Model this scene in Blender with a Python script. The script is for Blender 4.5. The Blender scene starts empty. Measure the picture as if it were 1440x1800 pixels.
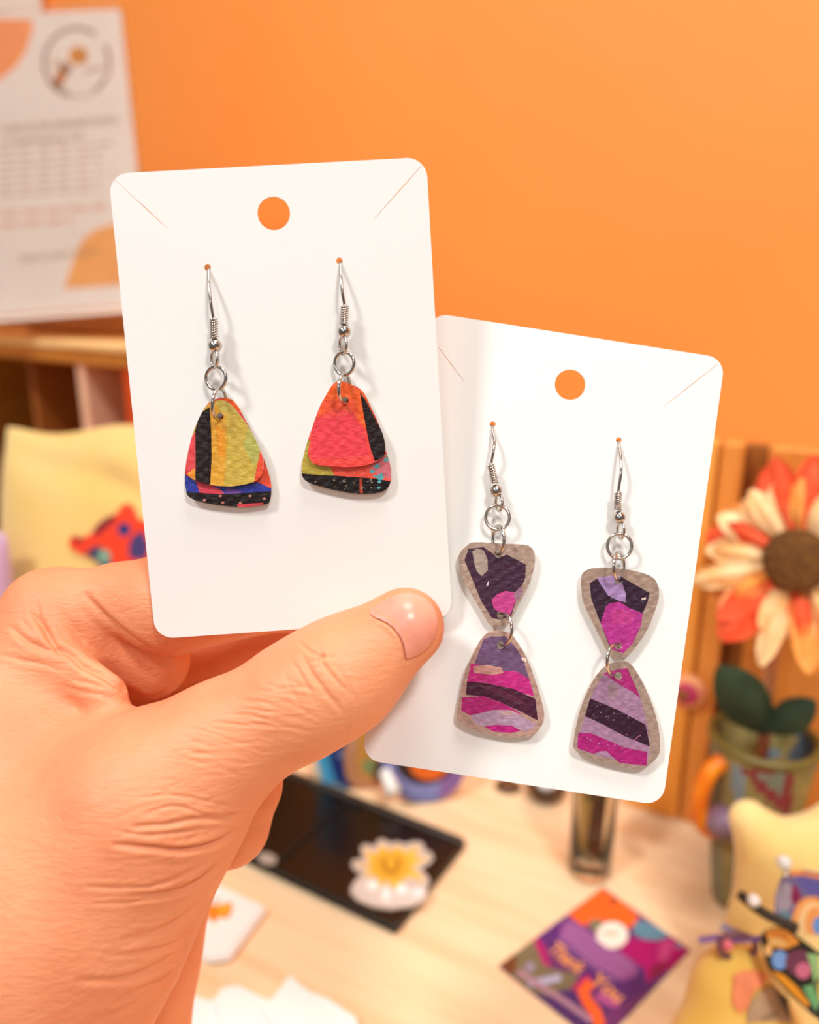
import bpy, math, random
import numpy as np
from mathutils import Vector, Matrix, geometry
from mathutils.bvhtree import BVHTree
random.seed(7); rng = np.random.default_rng(7)
S = bpy.context.scene
COL = S.collection

# ------------------------------------------------------------------ camera
F = 1440.0                      # focal length in pixels of the 1440 x 1800 frame
PITCH = math.radians(17)
TABLE = 0.75
CAM = np.array([0.0, 0.0, TABLE + 0.305])
FWD = np.array([0, math.cos(PITCH), -math.sin(PITCH)])
UP = np.array([0, math.sin(PITCH), math.cos(PITCH)])
RIGHT = np.array([1.0, 0, 0])
cd = bpy.data.cameras.new('camera'); cam = bpy.data.objects.new('camera', cd); COL.objects.link(cam)
cam.location = CAM; cam.rotation_euler = (math.pi / 2 - PITCH, 0, 0)
cd.sensor_fit = 'VERTICAL'; cd.sensor_height = 36.0; cd.lens = 36.0 * F / 1800
cd.clip_start = 0.01; cd.clip_end = 50
cd.dof.use_dof = True; cd.dof.focus_distance = 0.159; cd.dof.aperture_fstop = 9.0
S.camera = cam

# ------------------------------------------------------------------ light
w = bpy.data.worlds.new('world'); S.world = w; w.use_nodes = True
wb = w.node_tree.nodes['Background']
wb.inputs[0].default_value = (0.97, 0.975, 1.0, 1); wb.inputs[1].default_value = 0.22
def area(name, loc, target, size, power, color):
    l = bpy.data.lights.new(name, 'AREA'); l.shape = 'DISK'; l.size = size; l.energy = power; l.color = color
    o = bpy.data.objects.new(name, l); COL.objects.link(o); o.location = loc
    o.rotation_euler = (Vector(target) - Vector(loc)).to_track_quat('-Z', 'Y').to_euler()
area('ceiling_lamp_near_left', (-0.95, -0.55, 2.45), (0, 0.2, 1.0), 0.30, 22, (1, 0.99, 0.97))
area('ceiling_lamp_near_right', (0.50, -0.80, 2.45), (0, 0.2, 1.0), 0.24, 17, (1, 0.99, 0.97))
area('fill_light_far', (-0.5, -2.3, 2.35), (0.0, 0.6, 0.9), 0.5, 9, (1, 0.98, 0.96))  # added frontal fill, brightens the upright faces
area('ceiling_lamp_over_table', (0.20, 0.10, 2.55), (0.0, 0.6, 0.8), 0.5, 13, (1, 0.97, 0.93))
S.view_settings.view_transform = 'Standard'; S.view_settings.look = 'None'
S.view_settings.gamma = 1; S.view_settings.exposure = -0.12; S.view_settings.use_curve_mapping = False

# ------------------------------------------------------------------ helpers
def W(px, py, d):               # a point seen at (px, py), d metres in front of the lens
    return CAM + d * (FWD + RIGHT * (px - 720) / F - UP * (py - 900) / F)
def ray(px, py): return FWD + RIGHT * (px - 720) / F - UP * (py - 900) / F
def hit(px, py, p0, n):
    r = ray(px, py); t = np.dot(np.asarray(p0) - CAM, n) / np.dot(r, n); return CAM + r * t
def T(px, py, z=0.0): return hit(px, py, (0, 0, TABLE + z), np.array([0, 0, 1.0]))
def tocam(P):
    Q = np.asarray(P) - CAM; d = Q @ FWD
    return 720 + F * (Q @ RIGHT) / d, 900 - F * (Q @ UP) / d, d
def lin(c):
    return tuple(((x / 255) / 12.92 if x / 255 <= 0.04045 else ((x / 255 + 0.055) / 1.055) ** 2.4) for x in c)
def nrm(v): v = np.asarray(v, float); return v / np.linalg.norm(v)

MATS = {}
def mat(name, rgb=(255, 255, 255), rough=0.5, metal=0.0, bump=0.0, bscale=400, btype='noise', stretch=(1, 1, 1),
        attr=False, rgb2=None, cscale=60, cdetail=4, sss=0.0, spec=0.5, trans=0.0, ior=1.45, sheen=0.0, bdist=0.001, ramp=(0.35, 0.65), shade=0.85):
    if name in MATS: return MATS[name]
    m = bpy.data.materials.new(name); m.use_nodes = True; MATS[name] = m
    nt = m.node_tree; b = nt.nodes['Principled BSDF']; N = nt.nodes.new; L = nt.links.new
    b.inputs['Base Color'].default_value = (*lin(rgb), 1); b.inputs['Roughness'].default_value = rough
    b.inputs['Metallic'].default_value = metal; b.inputs['Specular IOR Level'].default_value = spec
    b.inputs['Transmission Weight'].default_value = trans; b.inputs['IOR'].default_value = ior
    b.inputs['Sheen Weight'].default_value = sheen
    tc = N('ShaderNodeTexCoord'); mp = N('ShaderNodeMapping'); L(tc.outputs['Object'], mp.inputs[0])
    mp.inputs['Scale'].default_value = stretch
    if attr:
        a = N('ShaderNodeAttribute'); a.attribute_name = 'Col'
        mx = N('ShaderNodeMix'); mx.data_type = 'RGBA'; mx.blend_type = 'MULTIPLY'; mx.inputs[0].default_value = 1
        nz = N('ShaderNodeTexNoise'); nz.inputs['Scale'].default_value = cscale; L(mp.outputs[0], nz.inputs['Vector'])
        cr = N('ShaderNodeValToRGB'); cr.color_ramp.elements[0].position = 0.3; cr.color_ramp.elements[0].color = (shade, shade, shade, 1)
        cr.color_ramp.elements[1].position = 0.65; cr.color_ramp.elements[1].color = (1, 1, 1, 1)
        L(nz.outputs[0], cr.inputs[0]); L(a.outputs['Color'], mx.inputs[6]); L(cr.outputs[0], mx.inputs[7])
        L(mx.outputs[2], b.inputs['Base Color'])
    elif rgb2 is not None:
        nz = N('ShaderNodeTexNoise'); nz.inputs['Scale'].default_value = cscale; nz.inputs['Detail'].default_value = cdetail
        L(mp.outputs[0], nz.inputs['Vector'])
        cr = N('ShaderNodeValToRGB'); e = cr.color_ramp.elements
        e[0].position = ramp[0]; e[0].color = (*lin(rgb), 1); e[1].position = ramp[1]; e[1].color = (*lin(rgb2), 1)
        L(nz.outputs[0], cr.inputs[0]); L(cr.outputs[0], b.inputs['Base Color'])
    if sss:
        b.inputs['Subsurface Weight'].default_value = sss
        b.inputs['Subsurface Radius'].default_value = (0.0035, 0.0014, 0.0008); b.inputs['Subsurface Scale'].default_value = 1.0
    if bump:
        bn = N('ShaderNodeTexNoise') if btype == 'noise' else N('ShaderNodeTexVoronoi')
        bn.inputs['Scale'].default_value = bscale; L(mp.outputs[0], bn.inputs['Vector'])
        bp = N('ShaderNodeBump'); bp.inputs['Strength'].default_value = bump; bp.inputs['Distance'].default_value = bdist
        L(bn.outputs[0], bp.inputs['Height']); L(bp.outputs[0], b.inputs['Normal'])
    return m

def thing(name, label, cat, loc, group=None):
    o = bpy.data.objects.new(name, None); COL.objects.link(o); o.location = Vector(np.asarray(loc, float))
    o.empty_display_size = 0.02; o['label'] = label; o['category'] = cat
    if group: o['group'] = group
    return o
def tag(o, label, cat, group=None):
    o['label'] = label; o['category'] = cat
    if group: o['group'] = group
    return o
def worldloc(o):
    v = Vector((0, 0, 0))
    while o is not None: v = v + o.location; o = o.parent
    return v
def add(name, V, Fc, m, parent=None, smooth=True, M=None, cols=None, kind=None, origin=None):
    """V: world vertices (or local to M). One linked mesh object."""
    V = np.asarray(V, float)
    if M is None:
        base = np.array(worldloc(parent)) if parent is not None else (np.asarray(origin) if origin is not None else V.mean(0))
        V = V - base
    me = bpy.data.meshes.new(name)
    if isinstance(Fc, np.ndarray) and Fc.ndim == 2:
        n, k = Fc.shape
        me.vertices.add(len(V)); me.vertices.foreach_set('co', V.astype(np.float32).ravel())
        me.loops.add(n * k); me.loops.foreach_set('vertex_index', Fc.astype(np.int32).ravel())
        me.polygons.add(n); me.polygons.foreach_set('loop_start', np.arange(0, n * k, k, dtype=np.int32))
        me.polygons.foreach_set('loop_total', np.full(n, k, np.int32)); me.update(calc_edges=True)
    else:
        me.from_pydata([tuple(v) for v in V], [], [tuple(int(i) for i in f) for f in Fc])
    me.polygons.foreach_set('use_smooth', [bool(smooth)] * len(me.polygons))
    if m is not None: me.materials.append(m)
    if cols is not None:
        at = me.color_attributes.new('Col', 'FLOAT_COLOR', 'CORNER')
        arr = []
        for p in me.polygons:
            c = cols[p.index]; arr += [c[0], c[1], c[2], 1.0] * p.loop_total
        at.data.foreach_set('color', arr)
    o = bpy.data.objects.new(name, me); COL.objects.link(o)
    if parent is not None:
        o.parent = parent
        if M is not None:
            L = worldloc(parent); o.matrix_basis = Matrix.Translation(-L) @ M
    else:
        if M is not None: o.matrix_basis = M
        else: o.location = Vector(base)
    if kind: o['kind'] = kind
    return o
def rotM(loc, rz=0.0, rx=0.0, ry=0.0):
    return Matrix.Translation(Vector(np.asarray(loc, float))) @ Matrix.Rotation(rz, 4, 'Z') @ Matrix.Rotation(ry, 4, 'Y') @ Matrix.Rotation(rx, 4, 'X')
def boxvf(sx, sy, sz, bev=0.0):
    """box centred in x,y, from z=0 to sz with chamfered edges"""
    b = min(bev, sx / 3, sy / 3, sz / 3)
    V = []; x, y = sx / 2, sy / 2
    def loop(i, z):
        return [(-x + i, -y + i * 0, z), (x - i, -y, z), (x, -y + i, z), (x, y - i, z), (x - i, y, z), (-x + i, y, z), (-x, y - i, z), (-x, -y + i, z)]
    if b <= 0:
        V = [(-x, -y, 0), (x, -y, 0), (x, y, 0), (-x, y, 0), (-x, -y, sz), (x, -y, sz), (x, y, sz), (-x, y, sz)]
        return V, [(3, 2, 1, 0), (4, 5, 6, 7), (0, 1, 5, 4), (1, 2, 6, 5), (2, 3, 7, 6), (3, 0, 4, 7)]
    def ring(ins, z):
        X, Y = x - ins, y - ins; c = b
        return [(-X + c, -Y, z), (X - c, -Y, z), (X, -Y + c, z), (X, Y - c, z), (X - c, Y, z), (-X + c, Y, z), (-X, Y - c, z), (-X, -Y + c, z)]
    V = ring(b, 0) + ring(0, b) + ring(0, sz - b) + ring(b, sz)
    Fc = [tuple(range(7, -1, -1)), tuple(range(24, 32))]
    for r in range(3):
        for i in range(8):
            j = (i + 1) % 8; Fc.append((r * 8 + i, r * 8 + j, r * 8 + 8 + j, r * 8 + 8 + i))
    return V, Fc
def box(name, sx, sy, sz, loc, m, parent=None, rz=0.0, bev=0.001, rx=0.0, ry=0.0):
    V, Fc = boxvf(sx, sy, sz, bev)
    return add(name, V, Fc, m, parent, smooth=False, M=rotM(loc, rz, rx, ry))
def frames(P, closed=False):
    P = np.asarray(P, float); n = len(P)
    Tn = np.zeros_like(P)
    for i in range(n):
        a = P[(i - 1) % n] if closed or i > 0 else P[i]; c = P[(i + 1) % n] if closed or i < n - 1 else P[i]
        Tn[i] = nrm(c - a + 1e-12)
    u = np.cross(Tn[0], [0.3, 0.2, 0.93]); u = nrm(u); U = [u]
    for i in range(1, n):
        u = u - Tn[i] * np.dot(u, Tn[i]); u = nrm(u); U.append(u)
    U = np.array(U); return Tn, U, np.cross(Tn, U)
def tubevf(P, r, n=8, closed=False, cap=True):
    P = np.asarray(P, float); k = len(P); R = np.broadcast_to(np.asarray(r, float), (k,))
    Tn, U, B = frames(P, closed); V = []
    a = np.linspace(0, 2 * np.pi, n, endpoint=False)
    for i in range(k):
        for t in a: V.append(P[i] + R[i] * (math.cos(t) * U[i] + math.sin(t) * B[i]))
    Fc = []
    for i in range(k if closed else k - 1):
        i2 = (i + 1) % k
        for j in range(n):
            j2 = (j + 1) % n; Fc.append((i * n + j, i * n + j2, i2 * n + j2, i2 * n + j))
    if cap and not closed: Fc.append(tuple(range(n - 1, -1, -1))); Fc.append(tuple((k - 1) * n + j for j in range(n)))
    return V, Fc
def spline(P, sub=6, closed=False):
    P = np.asarray(P, float); n = len(P); out = []
    rngi = range(n) if closed else range(n - 1)
    for i in rngi:
        p0 = P[(i - 1) % n] if closed or i > 0 else 2 * P[0] - P[1]; p1 = P[i]; p2 = P[(i + 1) % n]
        p3 = P[(i + 2) % n] if closed or i < n - 2 else 2 * P[-1] - P[-2]
        for s in range(sub):
            t = s / sub
            out.append(0.5 * ((2 * p1) + (-p0 + p2) * t + (2 * p0 - 5 * p1 + 4 * p2 - p3) * t * t + (-p0 + 3 * p1 - 3 * p2 + p3) * t ** 3))
    if not closed: out.append(P[-1])
    return np.array(out)
def tube(name, P, r, m, parent=None, n=8, closed=False):
    V, Fc = tubevf(P, r, n, closed); return add(name, V, Fc, m, parent)
def spherevf(c, r, nu=20, nv=12, sc=(1, 1, 1), ax=None):
    V = [(0, 0, 1)]
    for i in range(1, nv):
        a = math.pi * i / nv
        for j in range(nu):
            b = 2 * math.pi * j / nu; V.append((math.sin(a) * math.cos(b), math.sin(a) * math.sin(b), math.cos(a)))
    V.append((0, 0, -1)); V = np.array(V) * r * np.array(sc)
    if ax is not None: V = V @ np.asarray(ax)
    V = V + np.asarray(c); Fc = []
    for j in range(nu): Fc.append((0, 1 + j, 1 + (j + 1) % nu))
    for i in range(nv - 2):
        for j in range(nu):
            j2 = (j + 1) % nu; a = 1 + i * nu; Fc.append((a + j, a + nu + j, a + nu + j2, a + j2))
    a = 1 + (nv - 2) * nu; e = len(V) - 1
    for j in range(nu): Fc.append((a + j, e, a + (j + 1) % nu))
    return V, Fc
def sphere(name, c, r, m, parent=None, **k):
    V, Fc = spherevf(c, r, **k); return add(name, V, Fc, m, parent)
def lathe(name, prof, base, m, parent=None, n=36, tilt=None, colfn=None, wob=0.0):
    V = []; Fc = []; k = len(prof)
    A = np.eye(3) if tilt is None else np.array(tilt)
    for i, (r, z) in enumerate(prof):
        for j in range(n):
            t = 2 * math.pi * j / n; rr = r * (1 + wob * math.sin(3 * t + z * 90))
            V.append(A @ np.array([rr * math.cos(t), rr * math.sin(t), z]) + np.asarray(base))
    for i in range(k - 1):
        for j in range(n):
            j2 = (j + 1) % n; Fc.append((i * n + j, i * n + j2, (i + 1) * n + j2, (i + 1) * n + j))
    Fc.append(tuple(range(n - 1, -1, -1))); Fc.append(tuple((k - 1) * n + j for j in range(n)))
    cols = None
    if colfn: cols = [colfn(np.mean([V[q] for q in f], 0)) for f in Fc]
    return add(name, V, Fc, m, parent, cols=cols)

def pip(poly, X, Y):
    poly = np.asarray(poly, float); ins = np.zeros(len(X), bool); n = len(poly); j = n - 1
    for i in range(n):
        xi, yi = poly[i]; xj, yj = poly[j]
        c = ((yi > Y) != (yj > Y)) & (X < (xj - xi) * (Y - yi) / ((yj - yi) + 1e-30) + xi)
        ins ^= c; j = i
    return ins
def circ(cx, cy, r, n=20, ry=None): 
    ry = r if ry is None else ry
    return [(cx + r * math.cos(2 * math.pi * i / n), cy + ry * math.sin(2 * math.pi * i / n)) for i in range(n)]
def rrect(x0, y0, x1, y1, r, n=6):
    P = []
    for cx, cy, a in ((x1 - r, y1 - r, 0), (x0 + r, y1 - r, 90), (x0 + r, y0 + r, 180), (x1 - r, y0 + r, 270)):
        for i in range(n + 1):
            t = math.radians(a + 90 * i / n); P.append((cx + r * math.cos(t), cy + r * math.sin(t)))
    return P
def band(P, wd):
    P = np.asarray(P, float); L = []; Rr = []
    for i in range(len(P)):
        a = P[max(i - 1, 0)]; c = P[min(i + 1, len(P) - 1)]; d = nrm(c - a); n = np.array([-d[1], d[0]])
        ww = wd if np.isscalar(wd) else wd[i]
        L.append(P[i] + n * ww / 2); Rr.append(P[i] - n * ww / 2)
    return L + Rr[::-1]
def panel(name, outline, base, regions, place, thick, m, parent=None, holes=(), step=None, disp=None, back=None, M=None, colorvar=None, kind=None):
    """flat piece with printed colour regions. outline etc in 2-D; place(P2, off)->world points (off>0 = towards the viewer side)."""
    outline = [tuple(p) for p in outline]
    pts = []; edges = []
    def loop(poly):
        s = len(pts); n = len(poly)
        for p in poly: pts.append(Vector((float(p[0]), float(p[1]))))
        for i in range(n): edges.append((s + i, s + (i + 1) % n))
    loop(outline)
    for h in holes: loop(h)
    for rg, c in regions: loop(rg)
    O = np.array(outline); x0, y0 = O.min(0); x1, y1 = O.max(0)
    if step:
        gx, gy = np.meshgrid(np.arange(x0 + step * .5, x1, step), np.arange(y0 + step * .5, y1, step))
        gx = gx.ravel() + rng.uniform(-.2, .2, gx.size) * step; gy = gy.ravel() + rng.uniform(-.2, .2, gy.size) * step
        k = pip(outline, gx, gy); gx, gy = gx[k], gy[k]
        for a, b in zip(gx, gy): pts.append(Vector((float(a), float(b))))
    vo, eo, fo, _, _, _ = geometry.delaunay_2d_cdt(pts, edges, [], 0, max(x1 - x0, y1 - y0) * 1e-6)
    Pv = np.array([tuple(v) for v in vo]); Ft = np.array([tuple(f) for f in fo])
    C = Pv[Ft].mean(1); keep = pip(outline, C[:, 0], C[:, 1])
    for h in holes: keep &= ~pip(h, C[:, 0], C[:, 1])
    Ft = Ft[keep]; C = C[keep]
    col = np.tile(np.array(lin(base)), (len(Ft), 1))
    for rg, c in regions:
        k = pip(rg, C[:, 0], C[:, 1]); col[k] = lin(c)
    if colorvar is not None: col = colorvar(C, col)
    used, inv = np.unique(Ft.ravel(), return_inverse=True); Ft = inv.reshape(-1, 3); Pv = Pv[used]
    a = Pv[Ft[:, 1]] - Pv[Ft[:, 0]]; b = Pv[Ft[:, 2]] - Pv[Ft[:, 0]]
    sgn = (a[:, 0] * b[:, 1] - a[:, 1] * b[:, 0]) < 0
    Ft[sgn] = Ft[sgn][:, ::-1]
    d = disp(Pv) if disp is not None else np.zeros(len(Pv))
    n = len(Pv); Vf = place(Pv, d + thick / 2); Vb = place(Pv, d - thick / 2)
    from collections import Counter
    ec = {}
    for f in Ft:
        for i in range(3):
            e = (int(f[i]), int(f[(i + 1) % 3])); ec[e] = 1
    bd = [e for e in ec if (e[1], e[0]) not in ec]
    faces = [tuple(f) for f in Ft] + [tuple(n + f[::-1]) for f in Ft] + [(e[1], e[0], n + e[0], n + e[1]) for e in bd]
    # orientation: make the front face look along +off
    v = Vf[Ft[0]]; nn = np.cross(v[1] - v[0], v[2] - v[0]); dirn = (Vf[Ft[0][0]] - Vb[Ft[0][0]])
    if np.dot(nn, dirn) < 0: faces = [f[::-1] for f in faces]
    bc = lin(back if back is not None else base)
    cols = [tuple(c) for c in col] + [bc] * (len(Ft) + len(bd))
    return add(name, np.vstack([Vf, Vb]), faces, m, parent, smooth=False, cols=cols, kind=kind)
def planeplace(p0, n, quad=None):
    """2-D = pixel positions of the photograph, mapped on the real plane (p0, n)"""
    n = nrm(n); n = n if np.dot(n, CAM - np.asarray(p0)) > 0 else -n
    def f(P, off):
        P = np.asarray(P); R = FWD + np.outer((P[:, 0] - 720) / F, RIGHT) - np.outer((P[:, 1] - 900) / F, UP)
        t = np.dot(np.asarray(p0) - CAM, n) / (R @ n)
        return CAM + R * t[:, None] + np.outer(np.broadcast_to(off, len(P)), n)
    return f
def tableplace(z=0.0): return planeplace((0, 0, TABLE + z), (0, 0, 1))

# signed-distance modelling: smooth union of round cones, surfaced with surface nets
def sd_cone(P, a, b, r1, r2):
    ba = b - a; l2 = ba @ ba; rr = r1 - r2; a2 = l2 - rr * rr; il2 = 1 / l2
    pa = P - a; y = pa @ ba; z = y - l2
    x2 = ((pa * l2 - np.outer(y, ba)) ** 2).sum(1); y2 = y * y * l2; z2 = z * z * l2
    k = np.sign(rr) * rr * rr * x2
    d = (np.sqrt(x2 * a2 * il2) + y * rr) * il2 - r1
    m1 = np.sign(z) * a2 * z2 > k; m2 = np.sign(y) * a2 * y2 < k
    d = np.where(m2, np.sqrt(x2 + y2) * il2 - r1, d); d = np.where(m1, np.sqrt(x2 + z2) * il2 - r2, d)
    return d
def sd_ball(P, c, r, sc=(1, 1, 1), A=None):
    q = (P - c); q = q if A is None else q @ np.asarray(A).T
    q = q / np.array(sc); k = np.sqrt((q * q).sum(1)); return (k - r) * min(sc)
def smin(a, b, k):
    if k <= 0: return np.minimum(a, b)
    h = np.maximum(k - np.abs(a - b), 0) / k; return np.minimum(a, b) - h * h * k * 0.25
def evalsdf(prims, P):
    d = None
    for pr in prims:
        if pr[0] == 'c': q = sd_cone(P, pr[1], pr[2], pr[3], pr[4]); k = pr[5]
        elif pr[0] == 's': q = sd_ball(P, pr[1], pr[2], pr[3], pr[4]); k = pr[5]
        d = q if d is None else smin(d, q, k)
    return d
def sdf_mesh(prims, lo, hi, h, crop=None):
    lo = np.asarray(lo); hi = np.asarray(hi); q = 4; H = h * q
    n = np.ceil((hi - lo) / H).astype(int) + 1
    g = [lo[i] + H * (np.arange(n[i]) + 0.5 * (q - 1) / q) for i in range(3)]
    G = np.stack(np.meshgrid(*g, indexing='ij'), -1).reshape(-1, 3)
    dc = evalsdf(prims, G)
    V = np.repeat(np.repeat(np.repeat(dc.reshape(n).astype(np.float32), q, 0), q, 1), q, 2)
    msk = np.abs(V) < H * 1.6
    idx = np.argwhere(msk); pts = lo + idx * h
    out = np.empty(len(idx), np.float32)
    for s in range(0, len(idx), 400000): out[s:s + 400000] = evalsdf(prims, pts[s:s + 400000])
    V[msk] = out
    return surface_nets(V, lo, h)
def surface_nets(V, lo, h):
    s = V < 0; sh = np.array(V.shape) - 1
    cnt = np.zeros(sh, np.int8)
    for dx in (0, 1):
        for dy in (0, 1):
            for dz in (0, 1): cnt += s[dx:dx + sh[0], dy:dy + sh[1], dz:dz + sh[2]]
    act = (cnt > 0) & (cnt < 8); cells = np.argwhere(act); idx = np.full(sh, -1, np.int32); idx[act] = np.arange(len(cells))
    acc = np.zeros((len(cells), 3)); num = np.zeros(len(cells))
    corners = [(a, b, c) for a in (0, 1) for b in (0, 1) for c in (0, 1)]
    for a in corners:
        for ax in range(3):
            if a[ax] == 1: continue
            b = list(a); b[ax] = 1
            va = V[cells[:, 0] + a[0], cells[:, 1] + a[1], cells[:, 2] + a[2]]; vb = V[cells[:, 0] + b[0], cells[:, 1] + b[1], cells[:, 2] + b[2]]
            cr = (va < 0) != (vb < 0); t = np.where(cr, va / np.where(cr, va - vb, 1), 0)
            p = np.array(a, float)[None, :].repeat(len(cells), 0); p[:, ax] += t
            acc[cr] += p[cr]; num[cr] += 1
    P = lo + (cells + acc / num[:, None]) * h
    quads = []
    for ax in range(3):
        o1, o2 = [(1, 2), (2, 0), (0, 1)][ax]
        sl0 = [slice(None)] * 3; sl1 = [slice(None)] * 3; sl0[ax] = slice(0, -1); sl1[ax] = slice(1, None)
        A = s[tuple(sl0)]; B = s[tuple(sl1)]; e = np.argwhere(A != B)
        e = e[(e[:, o1] > 0) & (e[:, o2] > 0)]
        e = e[(e[:, o1] < sh[o1]) & (e[:, o2] < sh[o2])]
        sg = A[e[:, 0], e[:, 1], e[:, 2]]
        def cell(d1, d2):
            c = e.copy(); c[:, o1] -= d1; c[:, o2] -= d2; return idx[c[:, 0], c[:, 1], c[:, 2]]
        q = np.stack([cell(1, 1), cell(0, 1), cell(0, 0), cell(1, 0)], 1)
        q[~sg] = q[~sg][:, ::-1]; quads.append(q)
    Q = np.vstack(quads); Q = Q[(Q >= 0).all(1)]
    return P, Q
def vnormals(P, Q):
    n = np.cross(P[Q[:, 2]] - P[Q[:, 0]], P[Q[:, 3]] - P[Q[:, 1]]); N = np.zeros_like(P)
    for i in range(4): np.add.at(N, Q[:, i], n)
    return N / (np.linalg.norm(N, axis=1, keepdims=True) + 1e-20)

# ------------------------------------------------------------------ materials
M_wall = mat('orange wall paint', (254, 150, 66), 0.55, bump=0.06, bscale=260, rgb2=(254, 154, 70), cscale=4)
M_table = mat('pale pine table', (248, 216, 174), 0.5, rgb2=(238, 192, 144), cscale=9, stretch=(1, 9, 9), bump=0.08, bscale=60, ramp=(0.42, 0.75))
M_plank = mat('honey wood plank', (254, 178, 82), 0.5, rgb2=(244, 156, 56), cscale=14, stretch=(9, 9, 1), bump=0.1, bscale=60)
M_plank2 = mat('darker honey wood', (236, 152, 66), 0.55, rgb2=(220, 134, 50), cscale=14, stretch=(9, 9, 1))
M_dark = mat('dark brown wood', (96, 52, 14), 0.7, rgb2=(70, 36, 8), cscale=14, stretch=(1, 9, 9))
M_shelf = mat('light shelf wood', (254, 216, 154), 0.5, rgb2=(246, 190, 116), cscale=10, stretch=(1, 9, 9))
M_shelf2 = mat('amber shelf trim', (222, 150, 62), 0.5, rgb2=(204, 128, 48), cscale=10, stretch=(1, 9, 9))
M_card = mat('white card stock', (240, 238, 234), 0.45, attr=False, bump=0.03, bscale=900, rgb2=(242, 240, 236), cscale=40)
M_steel = mat('stainless steel', (196, 188, 180), 0.18, metal=1.0)
M_paint = mat('painted leathery paper', attr=True, rough=0.42, bump=0.32, bscale=1300, cscale=900, bdist=0.0006, stretch=(0.75, 1, 1.15))
M_print = mat('printed paper', attr=True, rough=0.4, cscale=60, shade=0.97)
M_felt = mat('painted fabric', attr=True, rough=0.85, bump=0.4, bscale=900, cscale=200)
M_acry = mat('clear acrylic', (255, 252, 250), 0.04, trans=1.0, ior=1.25)
M_glass = mat('clear bottle glass', (250, 246, 236), 0.03, trans=1.0, ior=1.3)
M_black = mat('black acrylic case', (22, 15, 9), 0.25)
M_white = mat('white plastic', (240, 236, 230), 0.35)

# ------------------------------------------------------------------ setting
UA = math.radians(-30); U = np.array([math.cos(UA), math.sin(UA), 0]); NW = np.array([math.sin(UA), -math.cos(UA), 0])  # NW points from the wall to us
Z3 = np.array([0, 0, 1.0])
def struct(o): o['kind'] = 'structure'; return o
WD = 0.80
wc = np.array([0, 0, 0]) - NW * WD
struct(box('wall_back', 8.0, 0.08, 2.7, wc - NW * 0.04, M_wall, rz=UA, bev=0))
struct(box('floor', 8.0, 4.5, 0.05, np.array([0, 0, -0.05]) - NW * (WD - 2.25), mat('oak floor', (176, 128, 84), 0.5, rgb2=(150, 104, 66), cscale=8, stretch=(1, 8, 1)), rz=UA, bev=0))
tc = -NW * (WD - 0.02 - 0.45) + Z3 * 0
tb = thing('display_table', 'pale pine display table under the cards, cushion and crafts', 'table', (tc[0], tc[1], 0))
box('tabletop', 1.7, 0.9, 0.03, (tc[0], tc[1], TABLE - 0.03), M_table, tb, rz=UA, bev=0.003)
for sx in (-1, 1):
    for sy in (-1, 1):
        p = tc + U * sx * 0.78 + NW * sy * 0.38
        box('leg', 0.05, 0.05, TABLE - 0.0302, (p[0], p[1], 0), M_table, tb, rz=UA, bev=0.003)

# leaning wooden back panel on the right, made of upright planks
BA = math.radians(-29); UB = np.array([math.cos(BA), math.sin(BA), 0]); NB = np.array([math.sin(BA), -math.cos(BA), 0])
bp0 = T(1200, 1446)
def onB(px, py, off=0.0): return hit(px, py, bp0 + NB * off, NB)
btop = onB(1300, 781)[2]
bo = thing('wooden_crate', 'honey coloured wooden crate of upright planks standing behind the sunflower', 'crate', bp0)
def bx(px, py): return float(np.dot(onB(px, py) - bp0, UB))
xa, xb_, xc, xd = bx(1096, 1410), bx(1252, 900), bx(1303, 830), bx(1347, 830)
hB = btop - TABLE
def bplank(x0, x1, m, back=0.0, h=hB, th=0.010):
    c = bp0 + UB * (x0 + x1) / 2 - NB * (th / 2 + back); c[2] = TABLE
    box('plank', x1 - x0, th, h, c, m, bo, rz=BA, bev=0.0012)
bplank(xa, xb_ - 0.0006, M_plank); bplank(xb_ + 0.0006, xc, M_plank2, 0.0012)
bplank(xd, xd + 0.055, M_plank2, 0.0006); bplank(xd + 0.0562, xd + 0.13, M_plank)
c = bp0 + UB * (xa + xd + 0.13) / 2 - NB * 0.017; c[2] = TABLE
box('backing_board', xd + 0.13 - xa - 0.004, 0.006, hB - 0.002, c, mat('brown backing', (168, 100, 30), 0.7, rgb2=(140, 80, 22), cscale=14, stretch=(9, 9, 1)), bo, rz=BA)

# ------------------------------------------------------------------ shelf on the left with sign holder
SD = 0.47
sp = lambda px, py, D=SD: hit(px, py, -NW * D, NW)
f0 = sp(100, 596); ztop = f0[2]
sh_ = thing('wooden_shelf', 'light wooden riser shelf with open compartments behind the yellow cushion', 'shelf', (sp(100, 900)[0], sp(100, 900)[1], TABLE))
s_x = lambda px, py: float(np.dot(sp(px, py), U))
xl, xr = s_x(-260, 650), s_x(470, 650)
def sbox(name, x0, x1, d0, d1, z0, z1, m, bev=0.0015):
    c = U * (x0 + x1) / 2 - NW * (SD + (d0 + d1) / 2)
    return box(name, x1 - x0, d1 - d0, z1 - z0, (c[0], c[1], z0), m, sh_, rz=UA, bev=bev)
sbox('top_board', xl, xr, -0.006, 0.27, ztop - 0.007, ztop, M_shelf)
sbox('front_rail', xl, xr, 0.0, 0.012, ztop - 0.020, ztop - 0.0072, M_shelf2)
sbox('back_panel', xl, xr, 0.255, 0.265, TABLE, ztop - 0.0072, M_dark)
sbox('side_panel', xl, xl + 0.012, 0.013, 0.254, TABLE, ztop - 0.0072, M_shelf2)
sbox('side_panel', xr - 0.012, xr, 0.013, 0.254, TABLE, ztop - 0.0072, M_shelf2)
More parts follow.
